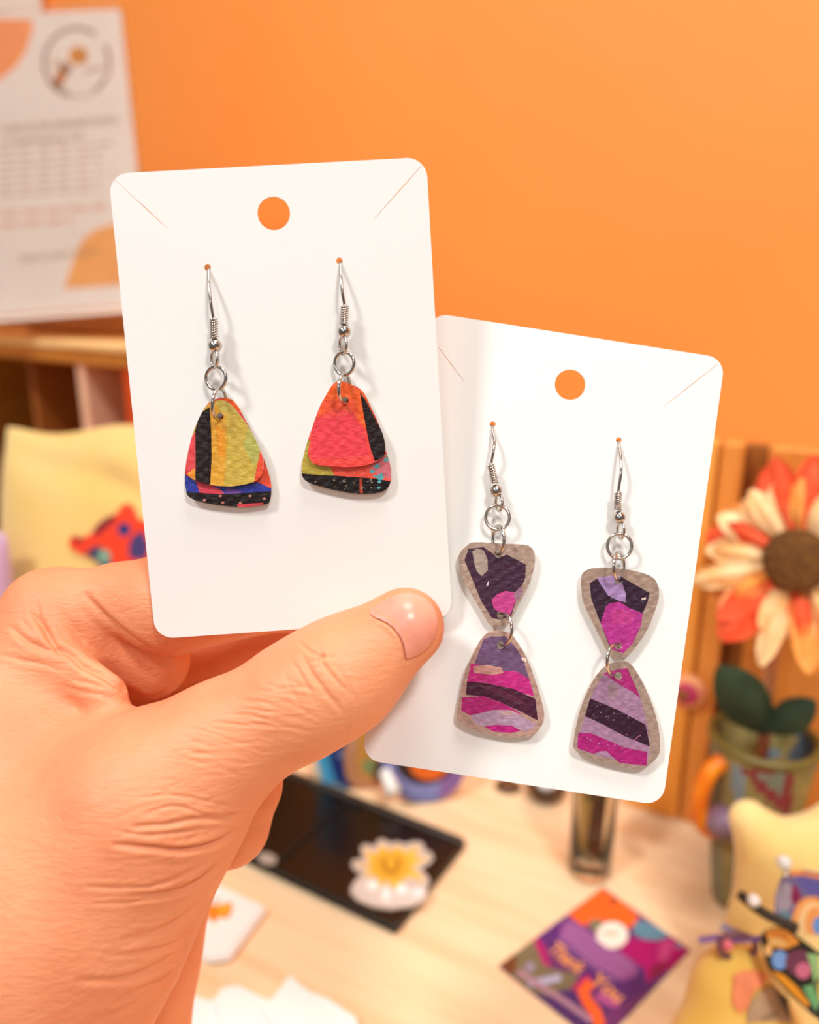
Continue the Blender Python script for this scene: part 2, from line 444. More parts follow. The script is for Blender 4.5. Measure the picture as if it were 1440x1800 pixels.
sbox('bottom_board', xl + 0.0125, xr - 0.0125, 0.013, 0.254, TABLE, TABLE + 0.010, M_dark)
x = s_x(27, 700); sbox('divider', x - 0.006, x + 0.001, 0.02, 0.2, TABLE + 0.0105, ztop - 0.0205, mat('brown divider', (150, 84, 28), 0.6))
x = s_x(140, 700); sbox('divider', x - 0.006, x + 0.0035, 0.004, 0.2, TABLE + 0.0105, ztop - 0.0205, mat('pale pink divider', (244, 196, 166), 0.5, rgb2=(236, 180, 146), cscale=20))
x = s_x(221, 700); sbox('divider', x - 0.006, x + 0.006, 0.004, 0.2, TABLE + 0.0105, ztop - 0.0205, mat('orange divider', (226, 84, 18), 0.5, rgb2=(214, 72, 14), cscale=20))
# thin board the sign stands on
RD = 0.55
rz0 = ztop + 0.0004
rb = box('riser_board', xr - xl - 0.01, 0.13, 0.019, (U * (xl + xr) / 2 - NW * (RD + 0.075))[:2].tolist() + [rz0], M_shelf, rz=UA)
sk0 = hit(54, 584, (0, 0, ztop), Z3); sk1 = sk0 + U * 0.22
shelf_shadow = tube('shadow_strip', [sk0 + Z3 * 0.0025, (sk0 + sk1) / 2 + Z3 * 0.0025, sk1 + Z3 * 0.0025], 0.0022, mat('brown shadow strip', (196, 118, 44), 0.6), n=8)  # thin brown rod added in place of the shadow line on the shelf top
tag(shelf_shadow, 'thin brown shadow strip added along the wooden shelf top', 'shadow_strip')
tag(rb, 'thin pale board lying on the wooden shelf under the sign', 'board')

# sign: paper in an acrylic stand. Its plane is fitted through three seen points
pBR = W(267, 533, 0.70); pBL = W(-230, 570, 0.74); pTR = W(211, 16, 0.705)
sn = nrm(np.cross(pBL - pBR, pTR - pBR)); sn = sn if np.dot(sn, CAM - pBR) > 0 else -sn
signplace = planeplace(pBR, sn)
sg_out = [(211, 17), (266, 533), (-230, 568), (-250, 36)]
st = thing('sign_holder', 'clear acrylic stand holding the printed sign at upper left', 'sign holder', signplace(np.array([(20.0, 549.0)]), 0.0)[0])
panel('front_sheet', [(212, 14), (270, 534), (-234, 572), (-254, 33)], (255, 255, 255), [], lambda P, o: signplace(P, o + 0.0035), 0.0016, M_acry, st)
panel('back_sheet', [(212, 14), (270, 534), (-234, 572), (-254, 33)], (255, 255, 255), [], lambda P, o: signplace(P, o - 0.0035), 0.0016, M_acry, st)
fb = signplace(np.array([(268, 536), (-232, 574)], float), 0.0)
e1 = nrm(fb[0] - fb[1]); a0, a1 = fb[0], fb[1]
hh = 0.0035
Vq = []
for p in (a0, a1):
    for o_, z_ in ((-0.02, 0), (0.03, 0), (0.03, -hh), (-0.02, -hh)):
        nh = nrm([sn[0], sn[1], 0]); Vq.append(p + nh * o_ + Z3 * z_)
add('foot', Vq, [(0, 1, 2, 3), (7, 6, 5, 4), (0, 4, 5, 1), (1, 5, 6, 2), (2, 6, 7, 3), (3, 7, 4, 0)], mat('frosted acrylic foot', (255, 240, 226), 0.2), st, smooth=False)
regs = []
regs.append(([(-250, 30), (58, 34), (56, 60), (46, 90), (28, 118), (0, 140), (-40, 158), (-250, 160)], (252, 156, 92)))
regs.append(([(196, 395), (170, 402), (148, 418), (135, 440), (128, 462), (112, 508), (262, 497), (252, 393), (215, 390)], (250, 172, 92)))
cx, cy = 135, 110
for a0_, a1_ in ((170, 305), (330, 375), (10 + 15, 60), (100, 170)):
    regs.append((band([(cx + 57 * math.cos(math.radians(a)), cy + 60 * math.sin(math.radians(a))) for a in np.linspace(a0_, a1_, 14)], 7), (176, 134, 112)))
regs.append((band([(108, 150), (124, 168), (150, 170), (172, 160)], 4), (206, 176, 156)))
regs.append((circ(138, 98, 18, 8, 17), (226, 144, 44))); regs.append((circ(142, 99, 8, 8), (196, 118, 26)))
regs.append((band([(120, 112), (100, 148)], 17), (196, 108, 26))); regs.append((band([(118, 114), (112, 128)], 18), (140, 84, 30)))
regs.append((circ(101, 150, 7, 8), (110, 74, 34)))
regs.append((band([(150, 128), (165, 121), (190, 122), (192, 136)], 8), (212, 176, 156)))
regs.append((circ(100, 112, 12, 8, 7), (226, 196, 166)))
for i, (y0, x1, cgr) in enumerate([(262, 200, 0), (276, 182, 1), (289, 180, 1), (302, 176, 1), (315, 176, 0), (328, 176, 0), (340, 176, 0)]):
    for xs in range(-240, 190, 34):
        xe = min(xs + rng.integers(22, 31), x1)
        if xe - xs > 6:
            regs.append(([(xs, y0 - xs * .07 + 2), (xe, y0 - xe * .07 + 2), (xe, y0 - xe * .07 + 7), (xs, y0 - xs * .07 + 7)], (222, 190, 168)))
for y0, x1 in ((372, 186), (392, 130)):
    for xs in range(-240, 186, 40):
        xe = min(xs + 33, x1)
        if xe - xs > 6: regs.append(([(xs, y0 - xs * .07), (xe, y0 - xe * .07), (xe, y0 - xe * .07 + 9), (xs, y0 - xs * .07 + 9)], (240, 192, 168)))
sign = panel('paper_sign', sg_out, (254, 236, 222), regs, lambda P, o: signplace(P, o - 0.0005), 0.0004, M_print, None, step=30)
tag(sign, 'printed pale pink sign with round bee emblem in the acrylic stand', 'sign')
def text_on(name, body, p_left, p_right, placef, off, m, parent, extr=0.0001, hsc=1.0, bold=0.0):
    cu = bpy.data.curves.new(name, 'FONT'); cu.body = body; cu.size = 1.0; cu.extrude = 0.0; cu.offset = bold
    to = bpy.data.objects.new(name, cu); COL.objects.link(to); bpy.context.view_layer.update()
    dg = bpy.context.evaluated_depsgraph_get(); me = bpy.data.meshes.new_from_object(to.evaluated_get(dg))
    bpy.data.objects.remove(to); V = np.array([v.co[:] for v in me.vertices]); Fc = [tuple(p.vertices) for p in me.polygons]
    wd = V[:, 0].max(); pl = placef(np.array([p_left, p_right], float), off); ex = (pl[1] - pl[0]) / wd
    n = nrm(placef(np.array([p_left], float), off + 0.01)[0] - pl[0]); ey = np.cross(n, ex) * hsc
    P = pl[0] + np.outer(V[:, 0], ex) + np.outer(V[:, 1], ey)
    bpy.data.meshes.remove(me)
    return add(name, P, Fc, m, parent, smooth=False)
M_ink = mat('brown ink', (176, 132, 100), 0.6)
text_on('lettering', 'made by the talented artists', (2, 234), (207, 216), signplace, 0.0002, M_ink, sign, hsc=1.1)
text_on('lettering', 'in Fredericksburg, VA!', (0, 257), (146, 246), signplace, 0.0002, M_ink, sign, hsc=1.1)
text_on('lettering', 'Want to learn more?', (36, 463), (170, 447), signplace, 0.0002, mat('umber ink', (180, 142, 100), 0.6), sign, hsc=1.25)
# sheet on the wall above
ph = planeplace(-NW * (WD - 0.012), NW)
ps = panel('paper_sheet', [(73, 24), (66, -160), (-300, -170), (-300, 26)], (254, 226, 206), [], ph, 0.0006, M_print)
tag(ps, 'pale cream sheet on the orange wall, cut by the top left corner', 'paper')

# ------------------------------------------------------------------ cushions
def cushion(name, label, center, wdt, hgt, thk, ry_deg, lean, m, fold=True, n=44, seed=0):
    a = math.radians(ry_deg); ux = np.array([math.cos(a), math.sin(a), 0]); nf = np.array([math.sin(a), -math.cos(a), 0])
    l = math.radians(lean); uy = Z3 * math.cos(l) - nf * math.sin(l); nn = nf * math.cos(l) + Z3 * math.sin(l)
    def surf(u, v, side):
        bulge = (np.clip(1 - np.abs(u) ** 2.6, 0, 1) * np.clip(1 - np.abs(v) ** 2.6, 0, 1)) ** 0.55
        d = side * thk * bulge
        pinch = 1 - 0.07 * (1 - np.abs(v) ** 2) * 0 - 0.05 * u * u * v * v * 0
        rc = 1 - 0.045 * (u * v) ** 4; X = u * wdt / 2 * rc * (1 - 0.02 * (1 - v * v)); Y = v * hgt / 2 * rc * (1 - 0.005 * (1 - u * u))
        if fold:
            d = d + side * 0.0030 * np.exp(-((v - 0.80 + 0.20 * (u + 0.4)) / 0.07) ** 2) * -1.6 * bulge
            d = d + side * 0.0035 * np.exp(-((u - 0.15) / 0.16) ** 2 - ((v - 0.84) / 0.10) ** 2)
            Y = Y + 0.004 * np.sin(u * 5 + 1.2) * (v > 0) * v
        d = d + 0.0008 * np.sin(7 * u + 3 * v) * np.cos(6 * v - 2 * u) * bulge
        return np.asarray(center) + np.multiply.outer(X, ux) + np.multiply.outer(Y, uy) + np.multiply.outer(d, nn)
    g = np.linspace(-1, 1, n); Ug, Vg = np.meshgrid(g, g, indexing='ij')
    A = surf(Ug.ravel(), Vg.ravel(), 1); B = surf(Ug.ravel(), Vg.ravel(), -1)
    V = np.vstack([A, B]); Fc = []
    for i in range(n - 1):
        for j in range(n - 1):
            q = (i * n + j, (i + 1) * n + j, (i + 1) * n + j + 1, i * n + j + 1)
            Fc.append(q[::1]); Fc.append(tuple(n * n + k for k in q[::-1]))
    return V, Fc, surf, ux, uy, nn
M_yel = mat('yellow plush fabric', (232, 196, 124), 0.9, bump=0.3, bscale=700, sheen=0.3, rgb2=(228, 190, 104), cscale=20)
cc = W(205, 1075, 0.50); cw, ch = 0.170, 0.214
V, Fc, surf, cux, cuy, cnn = cushion('c', '', cc, cw, ch, 0.024, -16, 12, M_yel)
low = V[:, 2].min(); V = V + Z3 * (TABLE - low); cc = cc + Z3 * (TABLE - low)
V, Fc, surf, cux, cuy, cnn = cushion('c', '', cc, cw, ch, 0.024, -16, 12, M_yel)
cu_ = thing('cushion', 'yellow plush cushion with a red and blue creature sewn on, against the shelf', 'cushion', (cc[0], cc[1], TABLE))
add('cover', V, Fc, M_yel, cu_)
def cuplace(P, off):
    P = np.asarray(P, float); Q_ = P.copy()
    for _ in range(6):
        pl = planeplace(cc, cnn)(Q_, 0.0) - cc
        u = pl @ cux / (cw / 2 * 0.98); v = pl @ cuy / (ch / 2 * 0.995)
        d0 = (surf(np.clip(u, -.97, .97), np.clip(v, -.97, .97), 1) - cc) @ cnn
        R_ = cc + np.outer(pl @ cux, cux) + np.outer(pl @ cuy, cuy) + np.outer(d0 + off, cnn)
        x, y, _d = tocam(R_); Q_ = Q_ + (P - np.stack([x, y], 1))
    return R_
# outline of the sewn creature (parallax of the bulge is small)
cre = [(121, 950), (128, 941), (145, 945), (158, 940), (172, 920), (190, 908), (206, 902), (213, 888), (226, 884), (236, 892), (242, 912), (300, 925), (330, 960), (322, 1010), (280, 1040), (225, 1030), (190, 1016), (168, 985), (150, 976), (135, 970), (122, 962)]
appl = panel('applique', cre, (238, 62, 28), [
    ([(163, 937), (173, 920), (191, 908), (206, 904), (200, 918), (180, 935), (168, 945)], (128, 32, 40)), (circ(218, 931, 12, 14), (50, 50, 110)),
    ([(232, 944), (250, 932), (262, 960), (255, 985), (228, 982), (226, 962)], (70, 56, 110)), ([(150, 972), (170, 958), (190, 972), (200, 1000), (188, 1010), (165, 984)], (52, 60, 90)),
    (circ(183, 978, 12, 12, 13), (124, 160, 136)), ([(262, 935), (300, 935), (318, 965), (300, 1000), (268, 980)], (240, 150, 40)), ([(128, 943), (146, 946), (150, 954), (132, 955)], (150, 40, 34))],
    lambda P, o: cuplace(P, o + 0.0016), 0.002, M_felt, cu_, step=9)
# lavender cushion at the left border
V2c = W(-62, 1000, 0.47)
M_lav = mat('lavender plush fabric', (206, 170, 196), 0.9, bump=0.3, bscale=700, sheen=0.3, rgb2=(190, 152, 184), cscale=20)
V, Fc, *_ = cushion('c', '', V2c, 0.050, 0.16, 0.014, -10, 6, M_lav, fold=False)
V = V + Z3 * (TABLE - V[:, 2].min()); tag(add('cushion', V, Fc, M_lav), 'lavender cushion edge beside the yellow cushion at the left border', 'cushion')

# ------------------------------------------------------------------ things on the table
# black case with sun emblem
q = [T(500, 1348), T(822, 1474), T(720, 1634), T(425, 1497)]
dx = nrm(q[1] - q[0]); dx[2] = 0; dx = nrm(dx); dyv = q[2] - q[1]; dyv = nrm(dyv - dx * np.dot(dyv, dx))
lenx = 0.20; leny = float(np.dot(q[2] - q[1], dyv)); hz = 0.0065
top_c = lambda px, py: hit(px, py, (0, 0, TABLE + hz), Z3)
rightc = top_c(820, 1472); ctr = rightc - dx * lenx / 2 + dyv * leny / 2; ctr[2] = TABLE
ca = math.atan2(dx[1], dx[0])
case = thing('display_case', 'flat black display case with sun sticker lying on the table', 'case', (ctr[0], ctr[1], TABLE))
box('tray', lenx, leny, hz - 0.0035, (ctr[0], ctr[1], TABLE), M_black, case, rz=ca, bev=0.001)
cl = ctr + np.array([0, 0, hz - 0.0034])
box('lid', lenx, leny * 0.90, 0.0034, tuple((cl + dyv * leny * 0.05)), M_black, case, rz=ca, bev=0.0008)
box('hinge_rail', lenx, leny * 0.07, 0.0042, tuple(cl - dyv * leny * 0.455), mat('dark grey rail', (52, 40, 30), 0.4), case, rz=ca, bev=0.001)
gx = top_c(540, 1470); xloc = float(np.dot(gx - ctr, dx))
box('groove', 0.0035, leny * 0.80, 0.0006, tuple(cl + dx * xloc + dyv * leny * 0.05 + Z3 * 0.0035), mat('deep black strip', (6, 4, 3), 0.5), case, rz=ca, bev=0.0001)
gx = top_c(612, 1425); xl2 = float(np.dot(gx - ctr, dx))
box('clasp', 0.010, 0.006, 0.0012, tuple(cl + dx * xl2 - dyv * leny * 0.37 + Z3 * 0.0035), mat('deep black strip'), case, rz=ca, bev=0.0003)
ep = tableplace(hz + 0.0006)
sunc = (687, 1529)
def zz(L, ox, oy, s): return [(ox + a * s, oy + b * s) for a, b in L]
e8 = zz([(130, 830), (160, 760), (240, 660), (290, 620), (200, 570), (145, 500), (160, 425), (250, 410), (330, 400), (280, 320), (275, 240), (330, 200), (400, 215), (490, 230), (500, 160), (570, 125), (650, 160), (700, 190), (790, 160), (880, 200), (1000, 165), (1110, 165), (1170, 220), (1170, 285), (1260, 310), (1298, 390), (1240, 470), (1110, 550), (1200, 630), (1245, 720), (1215, 790), (1205, 900), (1150, 1000), (1000, 1070), (700, 1115), (450, 1080), (230, 990), (135, 890)], 600, 1460, 0.125)
sunpts = []
for ax_, ay_ in [(190, 470), (400, 490), (320, 260), (470, 340), (570, 210), (680, 290), (790, 220), (900, 300), (1100, 220), (1040, 380), (1230, 390), (1000, 520), (1190, 720), (930, 660), (740, 850), (640, 700), (560, 830), (500, 660), (300, 640), (420, 560)]: sunpts.append((ax_, ay_))
sunr = zz(sunpts, 600, 1460, .125)
Ush = zz(band([(600, 400), (600, 500), (640, 580), (720, 600), (780, 570), (800, 480), (800, 390)], 60), 600, 1460, .125)
cloud = [zz([(150, 850), (230, 700), (330, 690), (430, 700), (540, 760), (560, 840), (640, 760), (720, 860), (830, 750), (920, 800), (1000, 800), (1120, 800), (1190, 840), (1150, 960), (990, 1040), (700, 1080), (450, 1040), (240, 960)], 600, 1460, .125)]
panel('sun_sticker', e8, (200, 186, 172), [(sunr, (240, 186, 76)), (zz(circ(700, 500, 270, 20, 220), 600, 1460, .125), (226, 168, 52)), (Ush, (166, 116, 20)), (cloud[0], (214, 204, 196)),
      (zz(circ(440, 780, 80, 12, 75), 600, 1460, .125), (250, 246, 240)), (zz(circ(630, 900, 55, 12, 110), 600, 1460, .125), (250, 244, 240)), (zz(circ(850, 830, 80, 12, 70), 600, 1460, .125), (250, 244, 240)), (zz(circ(1080, 880, 80, 12, 60), 600, 1460, .125), (240, 232, 232))],
      ep, 0.0008, M_print, case, step=8)
sk = panel('white_sticker', [(453, 1503), (470, 1499), (487, 1508), (484, 1519), (466, 1520), (455, 1512)], (170, 158, 148), [], ep, 0.0008, M_print, case)

# post card with paint swirls
cpx = [(1060, 1561), (1213, 1671), (1054, 1838), (877, 1699)]
def zc(L): return zz(L, 860, 1550, 0.2569)
pr = [
 (zc([(60, 590), (130, 480), (300, 380), (330, 480), (390, 560), (420, 600), (620, 640), (560, 740), (400, 800), (250, 760)]), (122, 112, 84)),
 (zc([(60, 590), (130, 480), (190, 520), (180, 620), (120, 660)]), (112, 66, 36)),
 (zc([(300, 390), (330, 340), (520, 230), (640, 320), (760, 400), (1060, 600), (1150, 700), (900, 860), (650, 700), (420, 470)]), (88, 40, 116)),
 (zc([(320, 370), (380, 450), (420, 600), (370, 570), (310, 430)]), (180, 26, 108)),
 (zc([(500, 300), (540, 260), (640, 320), (900, 480), (1020, 590), (1010, 640), (920, 690), (700, 570), (480, 380)]), (150, 84, 146)),
 (zc([(540, 230), (640, 150), (750, 40), (900, 130), (1020, 240), (1000, 300), (930, 330), (860, 280), (720, 280), (640, 310)]), (250, 104, 36)),
 (zc([(690, 260), (770, 265), (780, 300), (740, 350), (690, 330)]), (132, 122, 92)),
 (zc([(1000, 280), (1060, 270), (1180, 330), (1230, 380), (1150, 410), (1050, 400), (980, 350)]), (92, 140, 160)),
 (zc([(950, 400), (1050, 400), (1150, 415), (1250, 390), (1370, 480), (1300, 560), (1080, 700), (1060, 600), (890, 480)]), (172, 8, 104)),
 (zc([(1170, 430), (1240, 400), (1260, 470), (1210, 560), (1150, 540)]), (196, 66, 130)), (zc([(1110, 590), (1240, 540), (1180, 640), (1100, 690)]), (126, 20, 66)),
 (zc([(1260, 430), (1310, 430), (1330, 460), (1280, 460)]), (120, 120, 150)),
 (zc([(250, 750), (400, 790), (520, 740), (640, 760), (760, 820), (870, 830), (700, 1010), (560, 990), (420, 890)]), (74, 44, 110)),
 (zc([(560, 740), (640, 660), (700, 640), (640, 760)]), (190, 30, 100)),
 (zc(band([(700, 690), (640, 760), (680, 840), (730, 900), (760, 1000)], 80)), (252, 104, 44)),
 (zc(band([(270, 700), (360, 690), (490, 660)], 50)), (184, 182, 214)), (zc(circ(280, 590, 34, 10)), (156, 146, 170)),
 (zc(band([(200, 620), (320, 700), (480, 800), (620, 900), (700, 960)], 40)), (176, 136, 156)),
 (zc(band([(740, 780), (830, 830), (890, 830)], 70)), (180, 84, 150)),
 (zc(circ(842, 372, 108, 24, 92)), (250, 238, 222)), (zc([(775, 345), (880, 345), (880, 372), (775, 372)]), (222, 190, 160)),
 (zc(circ(850, 140, 26, 10)), (150, 70, 50)), (zc(circ(585, 185, 26, 10)), (130, 70, 60))]
for k in range(6):
    a = (540 + 30 * k * -0.25, 290 + k * 22); pr.append((zc(band([(a[0] + 20 - k * 12, a[1] + k * 2), (a[0] + 440 - k * 16, a[1] + 290 + k * 2)], 7)), (176, 124, 176)))
pc = panel('postcard', cpx, (110, 50, 110), pr, tableplace(0.0006), 0.0012, M_print, None, step=9)
tag(pc, 'purple and orange swirl postcard lying on the pale table', 'card')
M_or = mat('orange ink', (248, 166, 84), 0.5)
text_on('lettering', 'Thank', (962, 1672), (1018, 1716), tableplace(0.0006), 0.0007, M_or, pc, hsc=1.5, bold=0.02)
text_on('lettering', 'You', (1036, 1727), (1086, 1766), tableplace(0.0006), 0.0007, M_or, pc, hsc=1.1, bold=0.02)

# small white cards by the wrist and the paper slips at the lower border
tp = tableplace(0.0)
for k in range(4):
    o_ = [(0, 0), (-4, 3), (3, 5), (-2, 2)][k]
    b_ = panel('note_card', [(372 + o_[0], 1558 + o_[1]), (466 + o_[0], 1602 + o_[1]), (402 + o_[0], 1690 + o_[1]), (370 + o_[0], 1694 + o_[1]), (300 + o_[0], 1650 + o_[1])], (250, 246, 242),
          [([(348, 1588), (366, 1600), (385, 1602), (408, 1596), (410, 1612), (400, 1627), (386, 1624), (376, 1636), (366, 1622), (350, 1618)], (250, 138, 30)), (circ(396, 1610, 12, 10), (246, 170, 50)), (circ(402, 1618, 4, 8), (170, 110, 20)), ([(374, 1588), (382, 1592), (388, 1600), (378, 1597)], (160, 130, 120))] if k == 3 else [],
          lambda P, o, k=k: tp(P, o + 0.0005 + 0.0010 * k), 0.0008, M_print)
    tag(b_, ['white note card at the bottom of the small stack beside the wrist', 'white note card second from the bottom of the small stack beside the wrist', 'white note card just under the printed one beside the wrist', 'white note card with orange print on top beside the wrist'][k], 'card', 'white note cards beside the wrist')
slips = [([(250, 1745), (330, 1750), (372, 1764), (384, 1752), (410, 1745), (440, 1765), (560, 1840), (480, 1900), (240, 1890)], 'white paper slip nearest the wrist at the bottom edge'),
         ([(378, 1768), (392, 1748), (418, 1744), (478, 1770), (560, 1800), (600, 1850), (420, 1900)], 'white paper slip in the middle of the three at the bottom edge'),
         ([(460, 1790), (487, 1764), (510, 1733), (545, 1762), (575, 1772), (625, 1806), (640, 1850), (520, 1890)], 'white paper slip with a raised point, right of the three at the bottom edge')]
for k, (pl, lb) in enumerate(slips):
    b_ = panel('paper_slip', pl, (250, 246, 243), [], lambda P, o, k=k: tp(P, o + 0.0006 + 0.0022 * k), 0.0006, M_print, step=20, disp=lambda P: 0.0004 + 0.0004 * np.sin(P[:, 0] * .05))
    tag(b_, lb, 'paper', 'white paper slips at the bottom edge')

# glass vial with strips inside
gb = T(1036, 1532); gb[2] = TABLE
rv = 0.0112; hv = 0.085
prof = [(0.002, 0.0), (rv * .8, 0.0), (rv, 0.003), (rv, hv * .8), (rv * .6, hv * .9), (rv * .6, hv), (rv * .5, hv), (rv * .5, hv * .9), (rv * .88, hv * .8), (rv * .88, 0.004), (rv * .6, 0.0025), (0.002, 0.0025)]
tag(lathe('glass_vial', prof, gb + Z3 * 0.0002, M_glass, n=32), 'clear glass vial with dark contents on the table below the right card', 'bottle')
vs = thing('dried_strips', 'dark brown and yellow strips packed inside the glass vial', 'filling', gb + Z3 * 0.004)
M_ds = mat('dark brown strip', (70, 44, 20), 0.8, rgb2=(104, 70, 34), cscale=200); M_ys = mat('mustard strip', (190, 156, 74), 0.7)
for k in range(10):
    a = k * 2.4; rr = 0.0055 * math.sqrt((k + .5) / 10) * 1.1; p0 = gb + np.array([rr * math.cos(a), rr * math.sin(a), 0.0055]); 
    p1 = gb + np.array([rr * math.cos(a + .5), rr * math.sin(a + .5), 0.050 + 0.01 * math.sin(k * 3)])
    tube('strip', spline([p0, (p0 + p1) / 2 + np.array([.0006 * math.sin(k), .0006, 0]), p1], 4), 0.0026, M_ys if k in (4, 9, 6) else M_ds, vs, n=6)

# little dark dish with white bead below the right card
p = T(960, 1398); ds = thing('trinket_dish', 'small dark dish holding a white bead just below the right card', 'dish', (p[0], p[1], TABLE))
lathe('bowl', [(0.003, 0), (0.009, 0), (0.0125, 0.007), (0.0115, 0.0072), (0.008, 0.002), (0.002, 0.0018)], (p[0], p[1], TABLE), mat('brown glaze', (96, 66, 44), 0.3), ds)
tag(sphere('bead', (p[0], p[1] + .001, TABLE + 0.0078), 0.006, M_white, sc=(1, 1, .8)), 'white bead in the small dark dish', 'bead')
p = T(893, 1384); tag(lathe('dark_button', [(0.002, 0), (0.007, 0), (0.008, 0.0015), (0.006, 0.003), (0.002, 0.0032)], (p[0], p[1], TABLE), mat('brown glaze')), 'small brown button left of the dark dish', 'button')

# painted ornaments standing on the table behind the thumb
def upright(px, py):
    p = T(px, py); n = nrm([CAM[0] - p[0] + 0.05, CAM[1] - p[1], 0.05]); return p, n
p, n = upright(600, 1386)
o = panel('pocket_ornament', [(546, 1240), (556, 1340), (566, 1372), (598, 1387), (618, 1380), (640, 1250), (600, 1180)], (20, 44, 112),
      [([(540, 1240), (552, 1250), (560, 1330), (572, 1390), (545, 1400), (530, 1300)], (150, 200, 210)), ([(552, 1170), (575, 1200), (577, 1330), (590, 1372), (570, 1375), (558, 1330)], (66, 160, 206)),
       (circ(596, 1295, 8, 12), (170, 184, 214)), (circ(598, 1322, 7, 12), (110, 120, 160)), ([(576, 1370), (600, 1375), (622, 1392), (570, 1392)], (130, 150, 160))],
      planeplace(p, n), 0.006, M_felt, step=12)
tag(o, 'blue painted ornament with pale dots standing behind the thumb', 'ornament')
p, n = upright(640, 1384)
o = panel('swirl_ornament', [(612, 1230), (604, 1330), (607, 1362), (622, 1380), (645, 1384), (668, 1372), (690, 1330), (690, 1230)], (196, 136, 92),
      [([(630, 1240), (625, 1330), (632, 1362), (650, 1366), (664, 1340), (668, 1240)], (206, 146, 62)), (circ(648, 1343, 12, 12, 14), (134, 150, 96)), ([(660, 1330), (680, 1330), (668, 1364), (652, 1368)], (104, 74, 40)), ([(618, 1230), (612, 1320), (620, 1320), (628, 1240)], (206, 150, 120))],
      planeplace(p, n), 0.006, M_felt, step=12)
tag(o, 'tan and orange swirl ornament between the blue one and the lower card corner', 'ornament')
p, n = upright(742, 1408)
cxx, cyy = 745, 1335
ro = panel('ring_ornament', circ(cxx, cyy, 74, 36, 72), (116, 122, 176), [(circ(cxx, cyy, 66, 30, 60), (136, 140, 196)), ([(780, 1330), (830, 1330), (800, 1400), (770, 1400)], (136, 100, 160)), (circ(cxx, cyy + 2, 50, 30, 38), (60, 40, 34)), (circ(cxx + 8, cyy + 4, 34, 24, 28), (240, 112, 30))],
      planeplace(p, n), 0.006, M_felt, step=12)
tag(ro, 'blue and violet ringed disc with orange centre under the right card edge', 'ornament')
q0 = planeplace(p, n)(np.array([(674.0, 1345.0)]), 0.006)[0]; q1 = T(694, 1436); q1[2] = TABLE + 0.0155
tube('stand_leg', [q0, q0 * .4 + q1 * .6, q1], [0.0035, 0.0042, 0.0048], M_white, ro, n=10)
p = T(562, 1385); pq = thing('white_peg', 'short cream peg below the blue ornament at the case edge', 'peg', (p[0], p[1], TABLE))
lathe('peg_body', [(0.003, 0), (0.0045, 0.0), (0.0045, 0.016), (0.003, 0.018)], (p[0], p[1], TABLE), mat('cream peg', (228, 198, 160), 0.5), pq, n=16)

# small button flower on the crate
fc = onB(1208, 1217, 0.004)
lf = thing('button_flower', 'small cream and magenta round flower on the crate beside the right card', 'flower', fc)
def disc(name, c, n, r, th, m, parent, dome=0.3, seg=24):
    n = nrm(n); u = nrm(np.cross(n, [0.1, 0.2, 0.97])); v = np.cross(n, u); V = []; Fc = []
    rs = [(1, -th), (1.0, 0), (0.85, dome * th), (0.5, dome * th * 2), (0.02, dome * th * 2.3)]
    for rr, zz_ in rs:
        for j in range(seg):
            t = 2 * math.pi * j / seg; V.append(np.asarray(c) + n * zz_ + r * rr * (math.cos(t) * u + math.sin(t) * v))
    for i in range(len(rs) - 1):
        for j in range(seg):
            j2 = (j + 1) % seg; Fc.append((i * seg + j, i * seg + j2, (i + 1) * seg + j2, (i + 1) * seg + j))
    Fc.append(tuple(range(seg - 1, -1, -1))); Fc.append(tuple((len(rs) - 1) * seg + j for j in range(seg)))
    return add(name, V, Fc, m, parent)
disc('outer_petals', fc, NB, 0.0095, 0.003, mat('cream felt', (250, 196, 128), 0.85, rgb2=(246, 150, 110), cscale=120), lf)
disc('middle_ring', fc + NB * 0.0025, NB, 0.0062, 0.002, mat('magenta felt', (206, 62, 106), 0.85), lf)
disc('flower_centre', fc + NB * 0.0045 - UB * 0.0015, NB, 0.0030, 0.0015, mat('khaki felt', (150, 100, 40), 0.85), lf)

# ------------------------------------------------------------------ painted mug with fabric sunflower
mb = T(1350, 1512); 
m0 = W(1344, 1300, 0.385)
mug = thing('painted_mug', 'collage painted mug holding the fabric sunflower at the right', 'mug', (m0[0], m0[1], TABLE))
def col_at(P):
    x, y, d = tocam(P); return x, y
mugc = {}
def mugcol(Pc):
    x, y = col_at(Pc[None, :]); x, y = float(x[0]), float(y[0])
    base = (150, 140, 82)
    tri = [(1302, 1352), (1395, 1334), (1392, 1440), (1340, 1400)]
    tri2 = [(1330, 1366), (1378, 1354), (1376, 1400)]
    def inn(p): return bool(pip(p, np.array([x]), np.array([y]))[0])
    if inn(tri): base = (140, 56, 58) if not inn(tri2) else (128, 136, 118)
    elif (x - 1300) ** 2 / 160 + (y - 1306) ** 2 / 90 < 1 or (x - 1348) ** 2 / 220 + (y - 1327) ** 2 / 70 < 1: base = (126, 156, 172)
    elif (x > 1395 and y < 1350): base = (92, 116, 132)
    elif x < 1272: base = (136, 132, 104)
    elif 1288 < x < 1310 and y > 1345: base = (130, 146, 152)
    elif (math.sin(x * .11) * math.sin(y * .13) > 0.5): base = (170, 154, 92)
    return lin(base)
hm = m0[2] - TABLE
rm = 0.0240
prof = []
for i in range(25):
    t = i / 24; prof.append((rm * (0.60 + 0.40 * t ** 0.9), hm * t))
lip = prof + [(rm * .90, hm), (rm * .86, hm - 0.004), (rm * .6, hm - 0.012), (0.001, hm - 0.013)]
lathe('mug_body', lip, (m0[0], m0[1], TABLE + 0.0003), M_felt, mug, n=64, colfn=mugcol)
